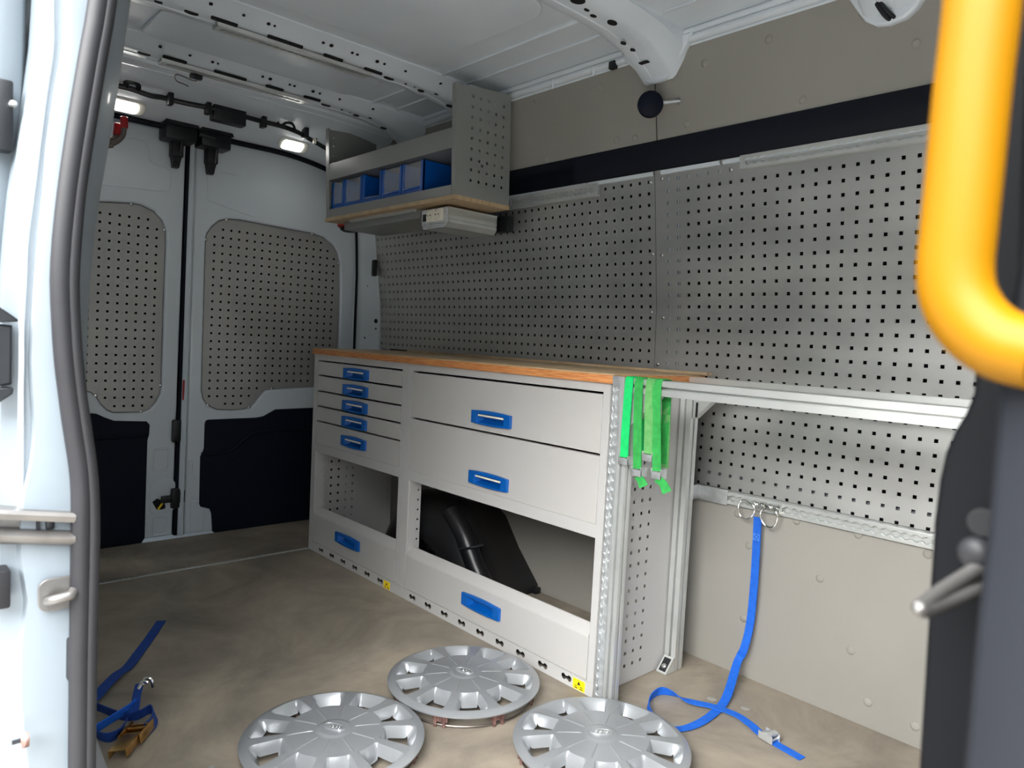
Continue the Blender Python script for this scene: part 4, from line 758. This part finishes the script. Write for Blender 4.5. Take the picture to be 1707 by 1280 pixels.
gA = [(-1.1999,1.525,0.9045),(-1.1992,1.525,0.7077),(-1.1672,1.525,0.907),(-1.1534,1.525,0.6844),(-1.1306,1.525,0.9099),(-1.1217,1.525,0.7291),(-1.109,1.525,0.9116),(-1.0911,1.525,0.6885),(-1.1414,1.525,0.6562),(-1.1305,1.525,0.6407),(-1.0712,1.525,0.6594),(-1.0568,1.525,0.6389)]
loop_strap('clean bright green strap hanging next to the upright post', 'greenb', gA[0][0], gA[1][0], gA[1][2], .72, .02)
loop_strap('green strap second from the post with a pointed tail', 'green', gA[2][0], gA[3][0], gA[3][2], .70, .02, tail=[tuple(gA[8]),tuple(gA[9])])
loop_strap('faded green strap with a short stitched end at the buckle', 'greenf', gA[4][0], gA[5][0], gA[5][2], .69, .024)
loop_strap('green strap furthest from the post with a long pointed tail', 'green', gA[6][0], gA[7][0], gA[7][2], .70, -0.0039, tail=[tuple(gA[10]),tuple(gA[11])])

# blue strap hanging from the lower rail
bs = thing('blue_strap', 'bright blue strap hanging from the wall rail onto the floor', 'strap', (-1.02,2.0,.5))
hang = [(-1.0611,2.005,0.5117),(-1.0598,2.005,0.4698),(-1.0572,2.005,0.3325),(-1.0603,2.005,0.1924),(-1.0696,2.005,0.1051)]
flo = [(-1.0838,1.9824,0.012),(-1.0334,1.8473,0.012),(-1.0144,1.7506,0.012),(-1.0109,1.6573,0.012),(-1.0321,1.5999,0.012),(-1.0687,1.5762,0.012)]
flo2 = [(-1.1206,1.5983,0.014),(-1.1604,1.6543,0.014),(-1.1703,1.716,0.014),(-1.1404,1.7384,0.014),(-1.0882,1.7449,0.014),(-1.0289,1.7737,0.014),(-0.9678,1.7902,0.014),(-0.9181,1.7785,0.014),(-0.8852,1.7628,0.014),(-0.8528,1.7529,0.014),(-0.821,1.7486,0.014),(-0.7567,1.7401,0.014)]
X = Vector((1,0,0)); P = [Vector(p) for p in hang]; P[-1].y = 1.995
P += [Vector((flo[0][0],flo[0][1]+.005,.06)), Vector((flo[1][0],flo[1][1],.014))]+[Vector((p[0],p[1],.003 if i > 1 else .006)) for i, p in enumerate(flo[2:])]
P += [Vector((p[0],p[1],h)) for p, h in zip(flo2,(.013,.015,.016,.014,.011,.011,.008,.006,.005,.004,.003,.0025))]
zz = Vector((0,0,1)); fw = lambda a, c: Vector((c[1]-a[1],a[0]-c[0],0)).normalized()
WD = []
for i, p in enumerate(P):
    a, c = P[max(0,i-1)], P[min(len(P)-1,i+1)]; h = Vector((c.y-a.y, a.x-c.x, 0)); h = h.normalized() if h.length > 1e-4 else X
    if i < 6: WD.append(X)
    elif i in (11,12,13): WD.append((zz+h*.15).normalized())
    elif i in (10,14): WD.append((zz*.8+h*.6).normalized())
    else: WD.append(h)
for i in range(1, len(WD)):
    if WD[i].dot(WD[i-1]) < 0: WD[i] = -WD[i]
g = new(); ribbon(g, P, WD, .025, .0022, 6); obj('webbing', g, 'webb', bs, 30)
g = new(); hx_, hz_ = hang[1][0], hang[1][2]-.018
for a in range(4): box(g, -.0095,.0095,-.0004,.0004,-.0096,-.0088,m=Matrix.Translation((hx_,2.0026,hz_)) @ Matrix.Rotation(a*PI/2,4,'Y'))
for a in (45,-45): box(g, -.0125,.0125,-.0004,.0004,-.0004,.0004,m=Matrix.Translation((hx_,2.0026,hz_)) @ Matrix.Rotation(rad(a),4,'Y'))
obj('stitching', g, 'stitch', bs, 0)
bk = flo2[9]; dirv = (Vector(flo2[11])-Vector(flo2[8])).normalized(); ang = math.atan2(dirv.y, dirv.x)
BM = Matrix.Translation((bk[0],bk[1],.003)) @ Matrix.Rotation(ang,4,'Z')
g = new(); box(g,-.022,.022,-.016,-.0138,0,.020,.001,m=BM); box(g,-.022,.022,.0138,.016,0,.020,.001,m=BM); box(g,-.018,.012,-.0138,.0138,.013,.0155,.001,m=BM)
loft(g, [[BM @ Vector(p) for p in ((-.016,s,.0155),(.006,s,.026),(.018,s,.024),(.016,s,.018))] for s in (-.0135,.0135)], closed=True, cap=True)
tube(g, [BM @ Vector((.016,-.016,.008)), BM @ Vector((.016,.016,.008))], .003, 8); tube(g, [BM @ Vector((-.016,-.016,.008)), BM @ Vector((-.016,.016,.008))], .003, 8)
lab(obj('cam_buckle', g, 'zinc', bs, 30), 'zinc plated cam buckle')
# ring fittings in the lower rail
def dring(label, px, cx, cz, tilt):
    t = thing('ring_fitting', label, 'ring', (px,2.02,.547))
    g = new(); box(g, px-.018, px+.018, 2.008, 2.0225, .538, .556, .003); box(g, px+.016, px+.021, 2.006, 2.02, .533, .561, .001); tube(g, [(px-.014,2.008,.547),(px-.014,2.0,.547)], .007, 10); tube(g, [(px+.010,2.008,.547),(px+.010,1.999,.547)], .006, 10); obj('stud_fitting', g, 'chrome', t, 30)
    pts = [(cx-.020,2.0,cz+.016),(cx-.028,1.999,cz-.004),(cx-.016,1.999,cz-.026),(cx+.002,1.999,cz-.034),(cx+.020,1.999,cz-.024),(cx+.026,1.999,cz),(cx+.016,2.0,cz+.018)]
    c = Vector((cx,0,cz)); rot = Matrix.Rotation(rad(tilt),3,'Y'); pts = [Vector((p[0]-cx,p[1],p[2]-cz)) for p in pts]; pts = [rot @ p + Vector((cx,0,cz)) for p in pts]
    g = new(); tube(g, spline(pts,4,True), .0027, 8, True); obj('ring', g, 'chrome', t)
dring('empty steel ring in the wall rail next to the blue strap', -1.062, -1.095, .533, 25)
dring('steel ring in the wall rail that holds the blue strap', -1.015, -1.022, .525, 0)

# ratchet strap heap by the doorway
rs = thing('ratchet_strap', 'dark blue ratchet strap in a heap beside the doorway seal', 'strap', (-1.5,.36,0))
Zs = lambda pts, hs: [Vector((p[0],p[1],h)) for p, h in zip(pts,hs)]
def flat(P):
    out = []
    for i in range(len(P)):
        a, c = P[max(0,i-1)], P[min(len(P)-1,i+1)]; h = Vector((c.y-a.y,a.x-c.x,0)); h.normalize()
        if out and h.dot(out[-1]) < 0: h = -h
        out.append(h)
    return out
r1 = Zs([(-2.5184,0.7645,0.004),(-2.3998,0.6953,0.004),(-2.2881,0.6269,0.004),(-2.2167,0.584,0.004),(-2.1749,0.5471,0.004),(-2.1217,0.5075,0.004),(-2.0719,0.4704,0.004),(-2.0302,0.4339,0.004)], (.002,.002,.003,.006,.012,.014,.012,.008))
g = new(); ribbon(g, r1, flat(r1), .030, .0024, 5); obj('webbing', g, 'webd', rs, 30)
def standing(pts, hs, w=.03, m_='webb'):
    P_ = Zs(pts,hs); F_ = flat(P_); W_ = [(Vector((0,0,1))*.9+f*.35).normalized() for f in F_]
    g = new(); ribbon(g, P_, W_, w, .0024, 5); return obj('webbing', g, m_, rs, 30)
standing([(-2.0366,0.435,0.02),(-1.9977,0.4565,0.02),(-1.9523,0.4774,0.02),(-1.9165,0.4959,0.02),(-1.8948,0.5246,0.02),(-1.9046,0.5553,0.02),(-1.8764,0.5586,0.02),(-1.8428,0.5461,0.02),(-1.8198,0.5219,0.02)], (.02,.02,.018,.018,.02,.022,.02,.018,.016), m_='webd')
standing([(-1.876,0.4141,0.03),(-1.8853,0.4418,0.03),(-1.8979,0.4709,0.03),(-1.9092,0.5034,0.03),(-1.9217,0.526,0.03)], (.022,.026,.03,.036,.042))
standing([(-1.9246,0.4247,0.02),(-1.867,0.425,0.02),(-1.8337,0.4428,0.02),(-1.8409,0.4678,0.02),(-1.8745,0.4907,0.02)], (.018,.018,.018,.018,.02), m_='webd')
hk = [(-1.884,0.5129,0.05),(-1.9369,0.5325,0.05),(-1.9786,0.5508,0.05)]
P_ = Zs(hk,(.035,.05,.062)); g = new(); ribbon(g, P_, [Vector((.75,.6,.2))]*3, .022, .0024, 5); obj('webbing', g, 'webd', rs, 30)
q0 = [(-1.965,0.5512,0.065),(-1.9689,0.5624,0.065),(-1.9608,0.5733,0.065)]
g = new(); tube(g, spline([(*q0[0][:2],.060),(*q0[1][:2],.075),(*q0[2][:2],.072),(q0[2][0]+.004,q0[2][1]+.004,.052)],5), .0045, 8); tube(g, spline([(q0[0][0]+.01,q0[0][1]-.01,.058),(q0[1][0]+.01,q0[1][1]-.01,.073),(q0[2][0]+.01,q0[2][1]-.01,.07)],5), .0045, 8); lab(obj('hook', g, 'chrome', rs), 'shiny wire hook')
rb = [(-1.7434,0.4424,0.03),(-1.8435,0.5242,0.03),(-1.8162,0.4796,0.03)]
a_, c_ = Vector(rb[0]), Vector(rb[1]); an = math.atan2((c_-a_).y,(c_-a_).x); Lr = (c_-a_).length
RB = Matrix.Translation((a_.x,a_.y,.006)) @ Matrix.Rotation(an,4,'Z') @ Matrix.Rotation(rad(-8),4,'X')
rt = new(); box(rt, 0,Lr*.55,-.019,.019,.020,.023,.002,m=RB); box(rt, 0,Lr*.58,-.021,-.0185,.004,.023,.001,m=RB); box(rt, 0,Lr*.58,.0185,.021,.004,.023,.001,m=RB)
o = obj('ratchet_handle', rt, 'gold', rs, 30); lab(o, 'yellow zinc ratchet handle')
rt = new(); box(rt, Lr*.45,Lr*1.02,-.026,-.023,0,.026,.002,m=RB); box(rt, Lr*.45,Lr*1.02,.023,.026,0,.026,.002,m=RB); tube(rt,[RB@Vector((Lr*.62,-.026,.012)),RB@Vector((Lr*.62,.026,.012))],.008,12); box(rt,Lr*.74,Lr*.78,-.022,.022,.010,.024,.001,m=RB); box(rt,Lr*.88,Lr*.92,-.022,.022,.008,.022,.001,m=RB); tube(rt,[RB@Vector((Lr*.98,-.026,.01)),RB@Vector((Lr*.98,.026,.01))],.004,8)
obj('ratchet_body', rt, 'gold', rs, 30)

# ------------------------------------------------------------------ wheel covers
def cover_mesh():
    g = new(); NR = 44; NT = 480; RM_ = .2155
    radii = [.030]+[.034+(.196-.034)*i/(NR-6) for i in range(NR-5)]+[.200,.206,.211,.2145,.2155]
    def hz(r, th):
        base = .058-.010*(r/.2)**2.2
        k = (th/(2*PI/10)) % 1; a = (k-.5)*36.0            # degrees from the middle of a window
        cre = abs(((th/(2*PI/10)+.5) % 1)-.5)*36
        base += .0016*max(0,1-cre/1.2)*(1 if r < .11 else 0)*(1 if r > .05 else 0)   # raised radial crease
        if r < .042: base += .0028 if r < .038 else .0015
        if r > .196: base -= .006*((r-.196)/.02)**1.6
        ri = .118
        if ri < r < .195:
            t = (r-ri)/(.195-ri); half = 13.3; e = half-abs(a)
            if e > 0:
                depth = .036*min(1,e/3.6)*min(1,(1-t)/.34)*min(1,t/.06)
                return base-depth, depth, t, e
        return base, 0, 0, 0
    V = []; Hh = []
    for r in radii:
        row = []; hr = []
        for k in range(NT):
            th = 2*PI*k/NT; z, d, t, e = hz(r, th); row.append(g.verts.new((r*math.cos(th), r*math.sin(th), z))); hr.append((d,t,e))
        V.append(row); Hh.append(hr)
    for i in range(len(radii)-1):
        for k in range(NT):
            k2 = (k+1) % NT; q = [Hh[i][k],Hh[i][k2],Hh[i+1][k],Hh[i+1][k2]]
            if min(h[2] for h in q) > 2.6 and .11 < sum(h[1] for h in q)/4 < .74: continue
            g.faces.new((V[i][k],V[i][k2],V[i+1][k2],V[i+1][k]))
    c = g.verts.new((0,0,.0605))
    for k in range(NT): g.faces.new((c,V[0][k],V[0][(k+1) % NT]))
    e0 = V[-1]; e1 = [g.verts.new((v.co.x*.998,v.co.y*.998,v.co.z-.004)) for v in e0]; e2 = [g.verts.new((v.co.x*.93,v.co.y*.93,v.co.z-.006)) for v in e0]
    for A_, B_ in ((e0,e1),(e1,e2)):
        for k in range(NT): g.faces.new((A_[k],A_[(k+1) % NT],B_[(k+1) % NT],B_[k]))
    return g
def ellipse_text():
    cu = D.curves.new('t','FONT'); cu.body = 'Ford'; cu.size = .017; cu.shear = .3; cu.align_x = 'CENTER'; cu.align_y = 'CENTER'; cu.extrude = .0006; cu.resolution_u = 3
    ob = D.objects.new('t', cu); me = D.meshes.new_from_object(ob); D.objects.remove(ob); D.curves.remove(cu); return me
hub = thing('wheel_cover', '', 'wheel cover', (0,0,0), 'wheel covers lying on the floor')
obj('cover', cover_mesh(), 'silver', hub, 35, local=True)
em = obj('emblem', plate(circ(0,0,.026,32,.0115), th=.003, mtx=Matrix.Translation((0,0,.0625)), bev=.0008), 'silver', hub, 30, local=True)
obj('emblem_ring', plate(circ(0,0,.0285,32,.0135), [circ(0,0,.0262,32,.0117)], th=.004, mtx=Matrix.Translation((0,0,.0640)), bev=.0008), 'silver', hub, 30, local=True)
me = ellipse_text(); me.transform(Matrix.Translation((0,0,.0630))); obj('emblem_lettering', me, 'chrome', em, 0, local=True)
g = new(); tube(g, [(.198*math.cos(2*PI*k/60),.198*math.sin(2*PI*k/60),.007) for k in range(60)], .0025, 6, True); obj('retaining_wire', g, 'wire', hub, local=True)
g = new(); box(g,.192,.203,-.016,-.008,.001,.040,.001); box(g,.192,.203,.008,.016,.001,.040,.001); box(g,.194,.199,-.020,.020,.014,.040,.001); clip = g
cm = D.meshes.new('clip'); clip.to_mesh(cm); clip.free(); cm.materials.append(M['rust'])
for k in range(8):
    o = D.objects.new('clip', cm); COL.objects.link(o); o.parent = hub; o.rotation_euler = (0,0,2*PI*k/8+.2)
HUBS = ((-1.487,.846,30,0,'silver wheel cover on the floor nearest the doorway seal'),(-1.531,1.279,22,0,'silver wheel cover lying against the drawer cabinet plinth'),
        (-1.078,1.345,47,0,'silver wheel cover in front of the upright post, reflecting it'),(-1.032,.868,60,0,'silver wheel cover cut off by the bottom edge of the picture'))
for i, (x, y, a, tl_, lb) in enumerate(HUBS):
    h = hub if i == 0 else dup(hub); h.location = (x,y,.0003); h.rotation_euler = (0,0,rad(a)); h['label'] = lb

# ------------------------------------------------------------------ wall shelf with bins and inverter
sh = thing('wall_shelf', 'grey perforated metal wall shelf under the roof holding blue bins', 'shelf', (-2.6,1.75,1.51))
so = [(1.602,1.918),(1.619,1.524),(1.880,1.524),(1.865,1.942)]
hs = [sq(1.679+.038*i+.0022*j*.4, 1.889-.0378*j-.0) for i in range(5) for j in range(9)]
hs.append(circ(1.737,1.648,.006,10))
o = obj('side_panel', plate(so, hs, th=.0025, mtx=SIDE(-2.1145)), 'shelfgrey', sh, 0); lab(o, 'end plate with square holes')
obj('side_panel', plate([(1.602,1.925),(1.619,1.524),(1.880,1.524),(1.865,1.942)], [sq(1.70+.045*i,1.80-.045*j) for i in range(4) for j in range(3)]+[circ(1.64,1.78+.038*j,.005,8) for j in range(4)], th=.0025, mtx=SIDE(-3.08)), 'shelfgrey', sh, 0)
g = new(); loft(g, [[(-3.083,1.600,1.926),(-3.055,1.600,1.926),(-3.055,1.604,1.926),(-3.083,1.604,1.926)],[(-3.083,1.617,1.524),(-3.055,1.617,1.524),(-3.055,1.621,1.524),(-3.083,1.621,1.524)]], closed=True, cap=True); obj('end_flange', g, 'shelfgrey', sh, 0)
g = new(); loft(g, [[(-2.138,1.600,1.919),(-2.114,1.600,1.919),(-2.114,1.604,1.919),(-2.138,1.604,1.919)],[(-2.138,1.617,1.524),(-2.114,1.617,1.524),(-2.114,1.621,1.524),(-2.138,1.621,1.524)]], closed=True, cap=True); obj('end_flange', g, 'shelfgrey', sh, 0)
g = new(); box(g, -3.056,-2.137,1.609,1.613,1.692,1.766,.001); box(g, -3.078,-2.118,1.613,1.87,1.694,1.698); obj('upper_shelf', g, 'shelfgrey', sh, 0)
g = new(); box(g, -3.056,-2.137,1.614,1.618,1.5245,1.561,.001); box(g, -3.078,-2.118,1.618,1.875,1.5245,1.528); obj('lower_shelf', g, 'shelfgrey', sh, 0)
g = new(); box(g, -3.085,-2.113,1.612,1.882,1.508,1.5240,.001); obj('plywood_base', g, 'woodtop', sh, 0)
g = new(); box(g, -2.92,-2.42,1.645,1.662,1.496,1.5078,.001); obj('base_strip', g, 'alu', sh, 0)
g = new(); box(g, -3.0,-2.40,1.664,1.87,1.470,1.5078,.004); o = obj('under_tray', g, 'shelfgrey', sh, 20); lab(o, 'grey tray under the shelf base')
screw((-2.15,1.77,1.507), (0,0,-1), sh, 'screw', 1.3)
bin_edges = [-3.058,-2.944,-2.787,-2.632,-2.482,-2.336]
words = ['leftmost blue bin on the wall shelf','blue bin second from the left on the wall shelf','blue bin with an open front in the middle of the shelf','blue bin second from the right on the wall shelf','blue bin nearest the perforated end plate of the shelf']
for i in range(5):
    x0, x1 = bin_edges[i]+.002, bin_edges[i+1]-.002; y0, y1 = 1.628, 1.855; z0 = 1.5285
    t = thing('storage_bin', words[i], 'bin', ((x0+x1)/2,(y0+y1)/2,z0), 'blue bins on the wall shelf')
    zt = 1.684; g = new(); th = .0025
    box(g, x0,x1,y0,y1,z0,z0+th)
    for xa, xb in ((x0,x0+th),(x1-th,x1)):
        box(g, xa,xb,y0,y1,z0,zt)
    for yy in (1.70,1.76,1.81): box(g, x1-.0005,x1+.0012,yy,yy+.003,z0,zt-.004); box(g, x0-.0012,x0+.0005,yy,yy+.003,z0,zt-.004)
    box(g, x0,x1,y1-th,y1,z0,zt)
    box(g, x0,x1,y0,y0+th,z0,z0+.052)                                   # low front wall
    for xa, xb in ((x0,x0+.016),(x1-.016,x1)): box(g, xa,xb,y0-.002,y0+.010,z0,zt,.002)
    obj('bin_body', g, 'bluebin', t, 20)
    g = new(); box(g, x0+.014,x1-.014,y0-.005,y0+.02,z0+.050,z0+.056,.002); obj('front_lip', g, 'bluebin' if i in (0,3,4) else 'clear', t, 20)
    if i != 2:
        g = new(); loft(g, [[(x0+.015,y0+.001,z0+.056),(x1-.015,y0+.001,z0+.056),(x1-.015,y0-.004,z0+.10),(x1-.017,y0+.001,zt-.004),(x0+.017,y0+.001,zt-.004),(x0+.015,y0-.004,z0+.10)],[(x0+.015,y0+.003,z0+.056),(x1-.015,y0+.003,z0+.056),(x1-.015,y0-.002,z0+.10),(x1-.017,y0+.003,zt-.004),(x0+.017,y0+.003,zt-.004),(x0+.015,y0-.002,z0+.10)]], closed=True, cap=True)
        obj('clear_window', g, 'clear', t, 20)
inv = thing('power_inverter', 'silver power inverter with two white sockets under the wall shelf', 'inverter', (-2.29,1.8,1.43))
ix0, ix1, iy0, iy1, iz0, iz1 = -2.373, -2.203, 1.655, 1.90, 1.421, 1.496
def isec(y): return [(ix0,y,iz1),(ix0,y,iz0+.02),(ix0+.012,y,iz0),(ix1-.014,y,iz0),(ix1,y,iz0+.018),(ix1,y,iz0+.028),(ix1-.003,y,iz0+.030),(ix1,y,iz0+.032),(ix1,y,iz0+.045),(ix1-.002,y,iz0+.047),(ix1,y,iz0+.049),(ix1-.002,y,iz0+.053),(ix1,y,iz0+.055),(ix1-.002,y,iz0+.059),(ix1,y,iz0+.061),(ix1-.002,y,iz0+.065),(ix1,y,iz0+.067),(ix1,y,iz1)]
g = new(); loft(g, [isec(iy0+.004),isec(iy1)], closed=True, cap=True); obj('housing', g, 'alu', inv, 25)
eo = [(ix0,iz1),(ix0,iz0+.02),(ix0+.012,iz0),(ix1-.014,iz0),(ix1,iz0+.018),(ix1,iz1)]
vents = [circ(ix0+.014+.009*i,iz0+.008+.008*j,.0028,6) for i in range(16) for j in range(2)]+[circ(ix1-.012-.009*j,iz0+.027+.0085*i,.0028,6) for i in range(5) for j in range(2)]
vents = [v for v in vents if inside(v[0],eo) and edge_dist((sum(p[0] for p in v)/6,sum(p[1] for p in v)/6), eo) > .004]
obj('end_plate', plate(eo, vents, th=.003, mtx=FRONT(iy0)), 'zinc', inv, 0)
g = new(); box(g, ix0+.010,ix0+.034,iy0-.004,iy0,iz0+.030,iz0+.058,.002); obj('switch', g, 'black', inv)
for k in range(2):
    sx0 = ix0+.038+k*.053; g = new(); box(g, sx0,sx0+.052,iy0-.007,iy0,iz0+.024,iz1-.003,.003); s_ = obj('socket', g, 'cream', inv)
    g = new(); lathe(g, [(.0215,.0095),(.0215,0),(.019,-.001),(.0185,.004),(0,.004)], 24, frame((sx0+.026,iy0-.0095,iz0+.048),(1,0,0),(0,0,1)) @ Matrix.Scale(-1,4,(0,0,1))); obj('socket_well', g, 'cream', s_)
    g = new()
    for dx in (-.0095,.0095): tube(g, [(sx0+.026+dx,iy0-.0145,iz0+.048),(sx0+.026+dx,iy0-.0125,iz0+.048)], .0024, 8)
    obj('pin_hole', g, 'dark', s_, 0)
for k in range(5): screw((ix1,iy0+.03+.038*k,iz0+.040), (1,0,0), inv, 'screw', .7)
bkp = [(-2.3353,1.955,1.5124),(-2.1693,1.955,1.5258),(-2.1626,1.955,1.4348),(-2.3294,1.955,1.4325)]
g = new(); box(g, bkp[0][0],bkp[1][0],1.925,1.96,min(p[2] for p in bkp)+.006,1.50,.002); tag(obj('mounting_plate', g, 'black'), 'flat black mounting plate behind the inverter', 'plate')
rk = [(-3.25,1.7483,1.5235),(-3.25,1.8076,1.5261),(-3.25,1.8918,1.538)]
t = thing('door_buffer', 'red and black round buffer in the corner under the shelf', 'buffer', tuple(rk[1]))
zb = rk[1][2]
g = new(); lathe(g, [(0,-.022),(.030,-.021),(.045,-.012),(.047,.004),(.042,.02),(0,.022)], 20, Matrix.Translation((-3.26,rk[1][1]+.03,zb))); obj('base', g, 'black', t)
g = new(); lathe(g, [(.046,-.006),(.051,.0),(.050,.016),(.043,.026),(.0,.027)], 20, Matrix.Translation((-3.262,rk[1][1]+.022,zb+.004))); obj('cap', g, 'red', t)

# ------------------------------------------------------------------ lamps, cable, hooks, knob
def led(label, y, x, z):
    t = thing('rear_lamp', label, 'lamp', (x,y,z), 'lit rear roof lamps')
    N = Vector((.62,0,-.78)).normalized(); f = frame((x,y,z), (0,1,0), N.cross(Vector((0,1,0))).normalized()*1)
    if (f.to_3x3() @ Vector((0,0,1))).dot(N) < 0: f = frame((x,y,z), (0,-1,0), N.cross(Vector((0,1,0))).normalized())
    obj('housing', plate(rect(-.072,.072,-.033,.033,.026,6), th=.02, mtx=f @ Matrix.Translation((0,0,.010)), bev=.005), 'lens', t)
    lens = obj('lens', plate(rect(-.056,.044,-.026,.026,.018,6), th=.004, mtx=f @ Matrix.Translation((0,0,.0125)), bev=.001), 'lamp', t)
    return t
led('lit oval lamp over the far rear door', 1.545, -3.295, 1.879+droop(1.545)); led('lit oval lamp beside the doorway pillar', .823, -3.295, 1.879)
cb = thing('cable_loom', 'black taped cable loom clipped along the rear roof beam', 'cable', (-3.2,1.2,1.92))
cp_ = [(-3.20,.70,1.918),(-3.19,.80,1.921),(-3.185,.88,1.912),(-3.19,.93,1.917),(-3.18,1.02,1.915),(-3.17,1.12,1.918),(-3.17,1.22,1.918),(-3.175,1.33,1.917),(-3.17,1.42,1.916),(-3.17,1.50,1.908),(-3.185,1.58,1.892),(-3.195,1.66,1.872),(-3.20,1.76,1.845)]
cp_ = [(x,y,z-.002) for x,y,z in cp_]
g = new(); tube(g, spline(cp_,5), .0105, 8); obj('loom', g, 'black', cb)
for y in (.955,1.105,1.345,1.545):
    zc = 1.914+(droop(y)*.9 if y > 1.45 else 0); g = new(); box(g, -3.195,-3.155,y-.010,y+.010,zc-.026,zc+.022,.003); obj('clip', g, 'black', cb)
g = new(); box(g, -3.215,-3.16,1.125,1.265,1.872,1.945,.006); obj('control_box', g, 'black', cb)
g = new(); tube(g, spline([(-3.17,1.43,1.915),(-3.15,1.44,1.928),(-3.15,1.47,1.93),(-3.165,1.49,1.912)],5), .006, 8); obj('loom_branch', g, 'black', cb)
g = new(); tube(g, spline([(-3.19,.80,1.921),(-3.16,.79,1.934),(-3.16,.83,1.936),(-3.19,.84,1.915)],5), .010, 8); obj('loom_branch', g, 'black', cb)
g = new(); box(g, -3.17,-3.155,1.58,1.592,1.870,1.895,.002); obj('tag', g, 'cream', cb)
hk = thing('wire_hook', 'bent wire hook hanging from the rear roof rail', 'hook', (-2.86,.99,1.93))
hw = [(-2.8697,0.9582,1.925),(-2.9011,0.9645,1.925),(-2.9042,0.9458,1.925),(-2.8872,0.9122,1.925),(-2.8871,0.8888,1.925),(-2.9271,0.8949,1.925),(-2.9671,0.9183,1.925),(-2.9768,0.9433,1.925),(-2.9905,0.9656,1.925)]
g = new(); tube(g, spline([tuple(p) for p in hw],4), .0022, 6); obj('wire', g, 'wire', hk)
g = new(); box(g, hw[0][0]-.012,hw[0][0]+.012,hw[0][1]-.026,hw[0][1]+.016,1.922,1.9395,.003); obj('clamp', g, 'black', hk)
rh = thing('tipped_hook', 'bent steel hook with red rubber tips by the doorway pillar', 'hook', (-3.2,.72,1.75))
rp_ = [(-3.2,0.7942,1.7883),(-3.2,0.7946,1.7675),(-3.2,0.7907,1.7364),(-3.2,0.7719,1.7089),(-3.2,0.7467,1.6918),(-3.2,0.7072,1.6832)]
rq = [(-3.24,0.7808,1.7668),(-3.24,0.779,1.743),(-3.24,0.7686,1.7242),(-3.24,0.7431,1.7162),(-3.24,0.7054,1.7079)]
g = new(); tube(g, spline([tuple(p) for p in rp_]+[(-3.2,.30,rp_[-1][2])],4), .010, 10); tube(g, spline([tuple(p) for p in rq]+[(-3.24,.30,rq[-1][2])],4), .010, 10); obj('hook_tube', g, 'wire', rh)
for p0, p1 in ((rp_[0],rp_[1]),(rq[0],rq[1])):
    d_ = (Vector(p0)-Vector(p1)).normalized(); g = new(); tube(g, [Vector(p0)+d_*.02,Vector(p0)+d_*.017,Vector(p1)-d_*.004], [.011,.0145,.0145], 12); obj('red_tip', g, 'red', rh)
kn = thing('rubber_stop', 'black round rubber knob on a threaded rod in the upper lining', 'knob', (-1.45,1.9,1.8))
k0 = (-1.3934,1.9434,1.7912); k1 = (-1.456,1.875,1.7754)
k0, k1 = Vector(k0), Vector(k1); ax = (k1-k0).normalized()
g = new(); tube(g, [k0-ax*.01,k1], .0055, 8)
for i in range(18): tube(g, [k0+ax*(.004*i),k0+ax*(.004*i+.002)], .0065, 8)
obj('threaded_rod', g, 'zinc', kn)
g = new(); lathe(g, [(.010,.006),(.0115,.0),(0,.0)][::-1], 6, Matrix.Translation(k0)@(-WU.to_3x3().col[2]).to_track_quat('-Z','Y').to_matrix().to_4x4()); obj('nut', g, 'zinc', kn)
fwd = Vector((.60,-.75,-.1)).normalized()
g = new(); lathe(g, [(0,-.022),(.034,-.022),(.0395,-.016),(.041,0),(.0395,.012),(.03,.018),(0,.021)], 28, Matrix.Translation(k1)@fwd.to_track_quat('Z','Y').to_matrix().to_4x4()); obj('knob', g, 'navy', kn)
